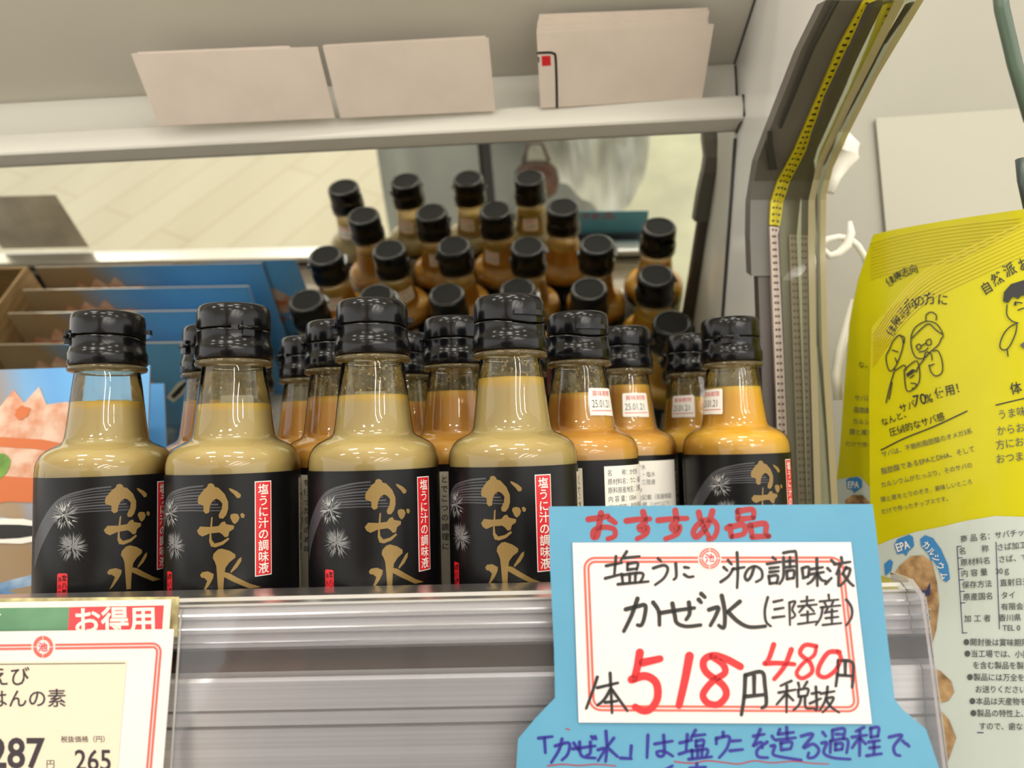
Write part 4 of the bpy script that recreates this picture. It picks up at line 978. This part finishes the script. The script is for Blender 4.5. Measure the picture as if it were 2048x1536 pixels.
chip_text(f2, [('サバは、', 1708, 800, 13, 0.05, 0), ('脂肪酸で', 1707, 824, 13, 0.05, 0), ('カルシウ', 1704, 847, 13, 0.05, 0), ('頭と尾をと', 1698, 868, 13, 0.05, 0), ('だけで作った', 1690, 892, 12, 0.05, 0)], mb, M_inkgrey)
mb.build('film', p2)
p1 = empty('snack_pouch', tuple(at(1900, 1600, 400)), 'yellow and white fish chip snack pouch at the right edge, in front', 'pouch', 'yellow fish chip pouches in the next bay')
mb = MB(); pouch_sheet(mb, L1, 352, 2250, 1700, D1, M_yellow)
g2 = lambda x, y: pgrid(x, y, D1, 0.5); g3 = lambda x, y: pgrid(x, y, D1, 0.9); g4 = lambda x, y: pgrid(x, y, D1, 1.3)
def fat(fn, pts, m_):
    v, f = poly2(pts); bm_v, bm_f = cut(v, f, 24); mb.add([fn(x, y) for x, y in bm_v], bm_f, m_)
# white lower half
fat(g2, [(1752, 1092), (1785, 1078), (1830, 1064), (1880, 1054), (1930, 1042), (1990, 1032), (2060, 1034), (2140, 1050), (2200, 1090), (2200, 1640), (1862, 1640), (1800, 1400), (1765, 1200)], M_pwhite)
# chips
fat(g3, [(1780, 1160), (1800, 1130), (1822, 1112), (1845, 1110), (1864, 1125), (1874, 1165), (1878, 1210), (1872, 1260), (1862, 1292), (1850, 1296), (1815, 1280), (1790, 1220)], M_chip)
fat(g3, [(1810, 1320), (1850, 1330), (1880, 1342), (1902, 1362), (1908, 1384), (1896, 1402), (1872, 1408), (1840, 1400), (1820, 1370)], M_chip)
fat(g3, [(1840, 1400), (1870, 1410), (1898, 1440), (1912, 1475), (1900, 1510), (1880, 1560), (1850, 1560), (1850, 1480)], M_chip)
# badges
fat(g3, [(1788, 1090), (1795, 1078), (1818, 1069), (1826, 1074), (1828, 1092), (1816, 1103), (1812, 1112), (1806, 1106), (1794, 1108)], M_badge)
put_text(mb, 'EPA', g4, M_lwhite, 1794, 1104, 23, 0.014, 0.72, -0.3)
fat(g3, [(1840, 1078), (1850, 1070), (1866, 1076), (1882, 1098), (1896, 1130), (1900, 1158), (1892, 1164), (1884, 1158), (1874, 1132), (1864, 1118), (1862, 1124), (1858, 1110), (1842, 1092)], M_badge)
for t, x, y, r_ in (('カ', 1843, 1088, 0.5), ('ル', 1853, 1099, 0.7), ('シ', 1863, 1110, 0.9), ('ウ', 1872, 1124, 1.1), ('ム', 1880, 1142, 1.3)): put_text(mb, t, g4, M_lwhite, x, y + 4, 17, 0.012, 0.9, r_)
fat(g3, [(1768, 1128), (1780, 1118), (1786, 1124), (1782, 1142), (1770, 1152)], M_badge)
# tuna and 70 %
fat(g4, [(1800, 1176), (1826, 1170), (1834, 1178), (1852, 1182), (1860, 1164), (1860, 1190), (1844, 1192), (1832, 1200), (1828, 1196), (1802, 1190)], M_navy)
put_text(mb, '70%', g4, M_lwhite, 1826, 1240, 30, 0.05, 0.7); put_text(mb, '70%', lambda x, y: pgrid(x, y, D1, 1.6), M_ink, 1826, 1240, 30, 0.014, 0.7)
# crimp ridges along the slanting top
ridges(mb, g2, [(1746, 668), (1800, 590), (1860, 535), (1950, 490), (2060, 440)], M_ridge, 9, 8)
T1 = [('健', 1784, 674, 21, -0.95, 0.012), ('康', 1792, 656, 23, -0.8, 0.012), ('志', 1803, 638, 24, -0.62, 0.012), ('向', 1814, 622, 26, -0.45, 0.012), ('の', 1830, 614, 25, -0.3, 0.012), ('方', 1848, 608, 27, -0.15, 0.012), ('に', 1873, 607, 25, 0.1, 0.012),
      ('なんと、', 1764, 852, 17, -0.36, 0.012), ('サバ', 1800, 825, 19, -0.32, 0.012), ('70', 1828, 812, 30, -0.22, 0.01), ('%', 1852, 806, 24, -0.2, 0.01), ('使用！', 1871, 796, 23, -0.25, 0.014),
      ('圧倒的なサバ感', 1780, 872, 18, -0.3, 0.012), ('体', 2022, 788, 26, -0.2, 0.014),
      ('自', 1968, 590, 26, -0.55, 0.014), ('然', 1988, 572, 27, -0.5, 0.014), ('派', 2012, 554, 28, -0.45, 0.014), ('お', 2040, 542, 28, -0.4, 0.014)]
chip_text(g2, T1, mb, M_ink)
put(mb, stroke([(1762, 900), (1810, 876), (1870, 852), (1934, 822)], 2.5, 1), g2, M_ink)
put(mb, stroke([(1992, 810), (2060, 794)], 2.5, 1), g2, M_ink)
chip_text(g2, [('サバは、不飽和脂肪酸のオメガ3系', 1764, 914, 13.2, -0.26, 0), ('脂肪酸であるEPAとDHA、そして', 1763, 948, 14.2, -0.24, 0), ('カルシウムがたっぷり。そのサバの', 1762, 975, 12.8, -0.22, 0), ('頭と尾をとりのぞき、美味しいところ', 1762, 1004, 12, -0.2, 0), ('だけで作ったチップスです。', 1763, 1028, 12, -0.2, 0),
     ('うま味たっぷり', 1996, 838, 21, -0.16, 0), ('からお子様の', 1994, 870, 21, -0.15, 0), ('方におすすめ', 1992, 898, 21, -0.14, 0), ('おつまみにも', 1992, 926, 21, -0.12, 0)], mb, M_inkgrey)
# table
TB = [('商 品 名：サバチップス', 1921, 1084), ('名　　称　さば加工品', 1918, 1108), ('原材料名　さば、でん粉', 1921, 1131), ('内 容 量　30ｇ', 1922, 1153), ('保存方法　直射日光', 1924, 1176), ('原産国名　タイ', 1926, 1200), ('　　　　　有限会社', 1926, 1222), ('加 工 者　香川県', 1928, 1243), ('　　　　　TEL 0', 1929, 1262)]
for t, x, y in TB: put_text(mb, t, g3, M_inkgrey, x, y, 15.5, 0.006, 0.98, -0.11 + (y - 1084) / 1800)
for y in (1093, 1116, 1138, 1160, 1183, 1206, 1266): put(mb, stroke([(1914 + (y - 1093) * 0.06, y), (2080, y - 14 + (y - 1093) * 0.05)], 1.6, 1), g3, M_navy)
put(mb, stroke([(1914, 1093), (1925, 1266)], 1.6, 1), g3, M_navy); put(mb, stroke([(1992, 1084), (1999, 1258)], 1.6, 1), g3, M_navy)
NB = [('●開封後は賞味期限に', 1926, 1290), ('●当工場では、小麦、', 1928, 1313), ('　を含む製品を製造', 1930, 1336), ('●製品には万全を期し', 1933, 1360), ('　お送りください。', 1935, 1384), ('●本品は天産物を使用', 1938, 1408), ('●製品の特性上、固い', 1940, 1432), ('　すので、歯などを', 1943, 1458)]
for t, x, y in NB: put_text(mb, t, g3, M_inkgrey, x, y, 16, 0.006, 0.92, 0.01)
put(mb, stroke([(1955, 1465), (2080, 1470)], 2, 1), g3, M_navy)
# line drawings
def ld(S, w=2.6): 
    for s in S: put(mb, stroke(s, w, 1), g3, M_ink)
ld([[(1822, 672), (1830, 655), (1850, 643), (1870, 646), (1882, 660), (1886, 672), (1882, 678), (1876, 690), (1860, 704), (1848, 716), (1834, 716), (1826, 706), (1822, 690), (1822, 672)], [(1824, 676), (1844, 656), (1858, 648), (1872, 660), (1884, 668)],
    [(1852, 642), (1852, 630), (1862, 624), (1872, 630), (1872, 640)], [(1832, 692), (1838, 688), (1842, 694), (1836, 700), (1832, 692)], [(1852, 682), (1860, 678), (1862, 688), (1854, 690), (1852, 682)], [(1842, 692), (1852, 686)], [(1838, 704), (1848, 702), (1856, 696)],
    [(1848, 716), (1852, 704), (1862, 708), (1864, 720)], [(1866, 702), (1876, 702), (1884, 722), (1884, 744), (1872, 752), (1862, 744), (1858, 730)], [(1858, 732), (1868, 728)], [(1848, 718), (1836, 734), (1832, 744)],
    [(1778, 700), (1786, 682), (1798, 670), (1804, 676), (1806, 690), (1800, 712), (1790, 734), (1780, 742), (1774, 730), (1772, 712), (1778, 700)], [(1800, 672), (1808, 674), (1808, 686)], [(1784, 700), (1796, 704)], [(1790, 716), (1794, 726)],
    [(1790, 738), (1780, 770), (1772, 805)], [(1784, 765), (1778, 798)], [(1792, 740), (1808, 730), (1812, 740)],
    [(1808, 740), (1834, 722), (1838, 764), (1814, 782), (1808, 740)], [(1820, 756), (1828, 750)], [(1822, 766), (1832, 768), (1830, 776), (1824, 776)]], 2.4)
fat(g3, [(1812, 748), (1824, 738), (1832, 740), (1826, 746), (1814, 754)], M_ink)
ld([[(2014, 610), (2014, 630), (2024, 642), (2036, 646)], [(2036, 646), (2022, 652), (2010, 664), (2002, 680), (2000, 694), (2008, 700), (2018, 694), (2030, 670), (2034, 650)], [(2014, 698), (2016, 712)], [(2030, 604), (2044, 606)], [(2036, 620), (2048, 616)]], 2.6)
fat(g3, [(2006, 602), (2008, 584), (2022, 568), (2048, 560), (2090, 560), (2090, 580), (2060, 582), (2052, 596), (2046, 588), (2036, 598), (2026, 592), (2016, 606)], M_ink)
fat(g3, [(2028, 605), (2033, 605), (2033, 611), (2028, 611)], M_ink)
fat(g3, [(2040, 690), (2050, 682), (2060, 690), (2050, 698)], M_inkgrey)
mb.build('film', p1)

# ------------------------------------------------------------------ the shopper seen in the mirror
M_coat = noise_col(mat('grey_coat', (112, 115, 112), 0.45), (102, 105, 102), (124, 127, 123), (6, 6, 3))
M_dark = mat('dark_inner', (44, 42, 40), 0.6)
M_skin = mat('skin', (206, 160, 130), 0.5)
per = empty('person', (-130, -470, -1250), 'person in an open grey coat holding a silver jacket, reflected in the mirror', 'person')
def skin_mesh(name, nodes, edges, m, root=0, sub=2):
    me = bpy.data.meshes.new(name); o0 = parent_loc(per)
    me.from_pydata([W(p) - o0 for p, r in nodes], edges, [])
    o = bpy.data.objects.new(name, me); COL.objects.link(o); o.parent = per
    sk = o.modifiers.new('skin', 'SKIN')
    for i, (p, r) in enumerate(nodes):
        r = r if isinstance(r, tuple) else (r, r)
        me.skin_vertices[0].data[i].radius = (r[0] / 1000, r[1] / 1000); me.skin_vertices[0].data[i].use_root = (i == root)
    s = o.modifiers.new('sub', 'SUBSURF'); s.levels = sub; s.render_levels = sub
    me.materials.append(m)
    for p in me.polygons: p.use_smooth = True
    sk.use_smooth_shade = True
    return o
px_, py_ = -130, -470
body = [((px_, py_, -330), 120), ((px_, py_, -150), (130, 100)), ((px_, py_, 60), (150, 105)), ((px_, py_, 150), (90, 80)), ((px_, py_ + 8, 215), 52), ((px_, py_ + 25, 270), 62), ((px_, py_ + 28, 330), 80), ((px_, py_ + 20, 395), 74), ((px_, py_ + 15, 420), 45),
        ((px_ - 90, py_, -390), 88), ((px_ - 95, py_ + 10, -800), 58), ((px_ - 95, py_, -1170), 42), ((px_ - 98, py_ + 110, -1215), 36),
        ((px_ + 90, py_, -390), 88), ((px_ + 95, py_ + 10, -800), 58), ((px_ + 95, py_, -1170), 42), ((px_ + 98, py_ + 110, -1215), 36),
        ((px_ - 175, py_, 105), 58), ((px_ - 235, py_ + 10, -130), 46), ((px_ - 190, py_ + 170, -60), 36), ((px_ - 150, py_ + 250, 10), 30),
        ((px_ + 175, py_, 105), 58), ((px_ + 235, py_ + 15, -140), 46), ((px_ + 190, py_ + 130, -110), 34), ((px_ + 150, py_ + 170, -105), 28)]
edges = [(0, 1), (1, 2), (2, 3), (3, 4), (4, 5), (5, 6), (6, 7), (7, 8), (0, 9), (9, 10), (10, 11), (11, 12), (0, 13), (13, 14), (14, 15), (15, 16), (2, 17), (17, 18), (18, 19), (19, 20), (2, 21), (21, 22), (22, 23), (23, 24)]
skin_mesh('body', body, edges, M_skin)
def hand(cx, cy, cz, dx, m=M_skin):
    nodes = [((cx, cy, cz), 24), ((cx + dx * 30, cy + 35, cz - 6), 20)]; ed = [(0, 1)]
    for k in range(4):
        o = len(nodes); ox = (k - 1.5) * 17
        nodes += [((cx + dx * 40 + ox * 0.3, cy + 55, cz + ox), 9), ((cx + dx * 62, cy + 66 - abs(ox) * 0.3, cz + ox * 0.9 - 8), 8), ((cx + dx * 72, cy + 50, cz + ox * 0.8 - 20), 7)]
        ed += [(1, o), (o, o + 1), (o + 1, o + 2)]
    o = len(nodes); nodes += [((cx + dx * 10, cy + 30, cz + 34), 9), ((cx + dx * 34, cy + 52, cz + 42), 8)]; ed += [(0, o), (o, o + 1)]
    return nodes, ed
nd, ed = hand(px_ - 150, py_ + 250, 10, 1); skin_mesh('hand', nd, ed, M_skin)
nd, ed = hand(px_ + 150, py_ + 170, -105, -1); skin_mesh('hand', nd, ed, M_skin)
# face details and hair
b = MB(); b.lathe([(0.1, 96), (40, 90), (70, 66), (86, 30), (88, 0), (82, -40), (70, -70)], mat('hair_dark', (36, 28, 24), 0.5), 24)
b.v = [(x + px_, y + py_ + 2 - (12 if z < 40 else 0), z + 352) for x, y, z in b.v]; b.build('hair', per)
b = MB()
for s in (-1, 1):
    b.tube([(px_ + s * 30 - 9, py_ + 103, 338), (px_ + s * 30, py_ + 107, 339), (px_ + s * 30 + 9, py_ + 103, 338)], [3, 5, 3], M_dark, 8)
b.tube([(px_ - 18, py_ + 98, 288), (px_, py_ + 101, 286), (px_ + 18, py_ + 98, 288)], [2, 4, 2], mat('lips', (170, 96, 88), 0.5), 8)
b.tube([(px_, py_ + 104, 335), (px_, py_ + 116, 312), (px_, py_ + 106, 305)], [5, 9, 6], M_skin, 8)
b.build('face', per)
# coat: two open halves hanging from the shoulders, folds in the cloth
def cloth(name, a0, a1, m, ztop=120, zbot=-620, rx=215, ry=165, seed=1):
    mb = MB(); na, nz = 30, 24; F = []; B = []
    for j in range(nz + 1):
        z = ztop + (zbot - ztop) * j / nz; fl = 1 + 0.0003 * (ztop - z) - 0.25 * max(0, (z - 40) / 80)
        for i in range(na + 1):
            a = math.radians(a0 + (a1 - a0) * i / na); fo = 1 + (0.035 * math.sin(a * 9 + seed) + 0.02 * math.sin(a * 17 + z * 0.006)) * min(1, (ztop - z) / 250)
            for L, k in ((F, 1.0), (B, 0.975)): L.append(Vector((px_ + rx * fl * fo * k * math.sin(a), py_ + ry * fl * fo * k * math.cos(a), z)))
    W1 = na + 1; fs = [(j * W1 + i, j * W1 + i + 1, (j + 1) * W1 + i + 1, (j + 1) * W1 + i) for j in range(nz) for i in range(na)]
    n = len(F); mb.add(F, [f[::-1] for f in fs], m, True); mb.add(B, fs, m, True)
    rim = [j * W1 for j in range(nz + 1)] + [nz * W1 + i for i in range(1, W1)] + [j * W1 + na for j in range(nz - 1, -1, -1)] + [i for i in range(na - 1, 0, -1)]
    mb.add(F + B, [(rim[k], rim[(k + 1) % len(rim)], rim[(k + 1) % len(rim)] + n, rim[k] + n) for k in range(len(rim))], m)
    return mb.build(name, per)
cloth('coat', 3, 357, M_coat)
cloth('shirt', 0, 360, M_dark, 110, -420, 200, 150, 2)
cloth('trousers', 0, 360, M_dark, -300, -1150, 150, 110, 4)
b = MB()
for s, hz in ((-1, 1), (1, 1)):
    pts = [body[i][0] for i in ((17, 18, 19) if s < 0 else (21, 22, 23))]
    b.tube(pts, [70, 58, 46], M_coat, 16)
b.build('sleeves', per)
# silver jacket over the arm and a small brown bag
jk = MB(); M_silver = noise_col(mat('silver_nylon', (196, 198, 190), 0.25, 0.1), (150, 152, 146), (224, 226, 218), (7, 7, 5), 2)
na, nz = 22, 16; F = []
out_ = [(-40, -110), (160, -110), (165, -190), (120, -290), (85, -330), (40, -280), (0, -255), (-40, -240)]
for j in range(nz + 1):
    for i in range(na + 1):
        u, v = i / na, j / nz; x = -45 + 215 * u
        zb_ = -235 - 95 * math.exp(-((u - 0.68) / 0.22) ** 2)
        z = -90 + (zb_ + 90) * v
        F.append(Vector((x, -250 + 14 * math.sin(u * 13 + v * 3) + 9 * math.sin(u * 29 - v * 5), z)))
W1 = na + 1; fs = [(j * W1 + i, (j + 1) * W1 + i, (j + 1) * W1 + i + 1, j * W1 + i + 1) for j in range(nz) for i in range(na)]
B = [p + Vector((0, -10, 0)) for p in F]; n = len(F)
jk.add(F, [f[::-1] for f in fs], M_silver, True); jk.add(B, fs, M_silver, True)
rim = [j * W1 for j in range(nz + 1)] + [nz * W1 + i for i in range(1, W1)] + [j * W1 + na for j in range(nz - 1, -1, -1)] + [i for i in range(na - 1, 0, -1)]
jk.add(F + B, [(rim[k], rim[(k + 1) % len(rim)], rim[(k + 1) % len(rim)] + n, rim[k] + n) for k in range(len(rim))], M_silver)
tag(jk.build('jacket', origin=(60, -265, -200)), 'silver grey crinkled jacket held over the arm, reflected in the mirror', 'jacket')
b = MB(); M_bag = noise_col(mat('brown_bag', (62, 36, 26), 0.35), (48, 26, 18), (84, 52, 36), (20, 20, 20))
b.lathe([(0.1, -42), (20, -38), (34, -24), (38, 0), (34, 22), (22, 36), (0.1, 40)], M_bag, 28)
b.v = [(x * 1.1 - 30, y * 0.45 - 203, z - 205) for x, y, z in b.v]
b.tube([(-52, -203, -165), (-40, -203, -130), (-18, -203, -130), (-6, -203, -165)], 3, M_bag, 8)
tag(b.build('bag', origin=(-30, -225, -230)), 'small dark brown bag in the hand, reflected above the bottle caps', 'bag')
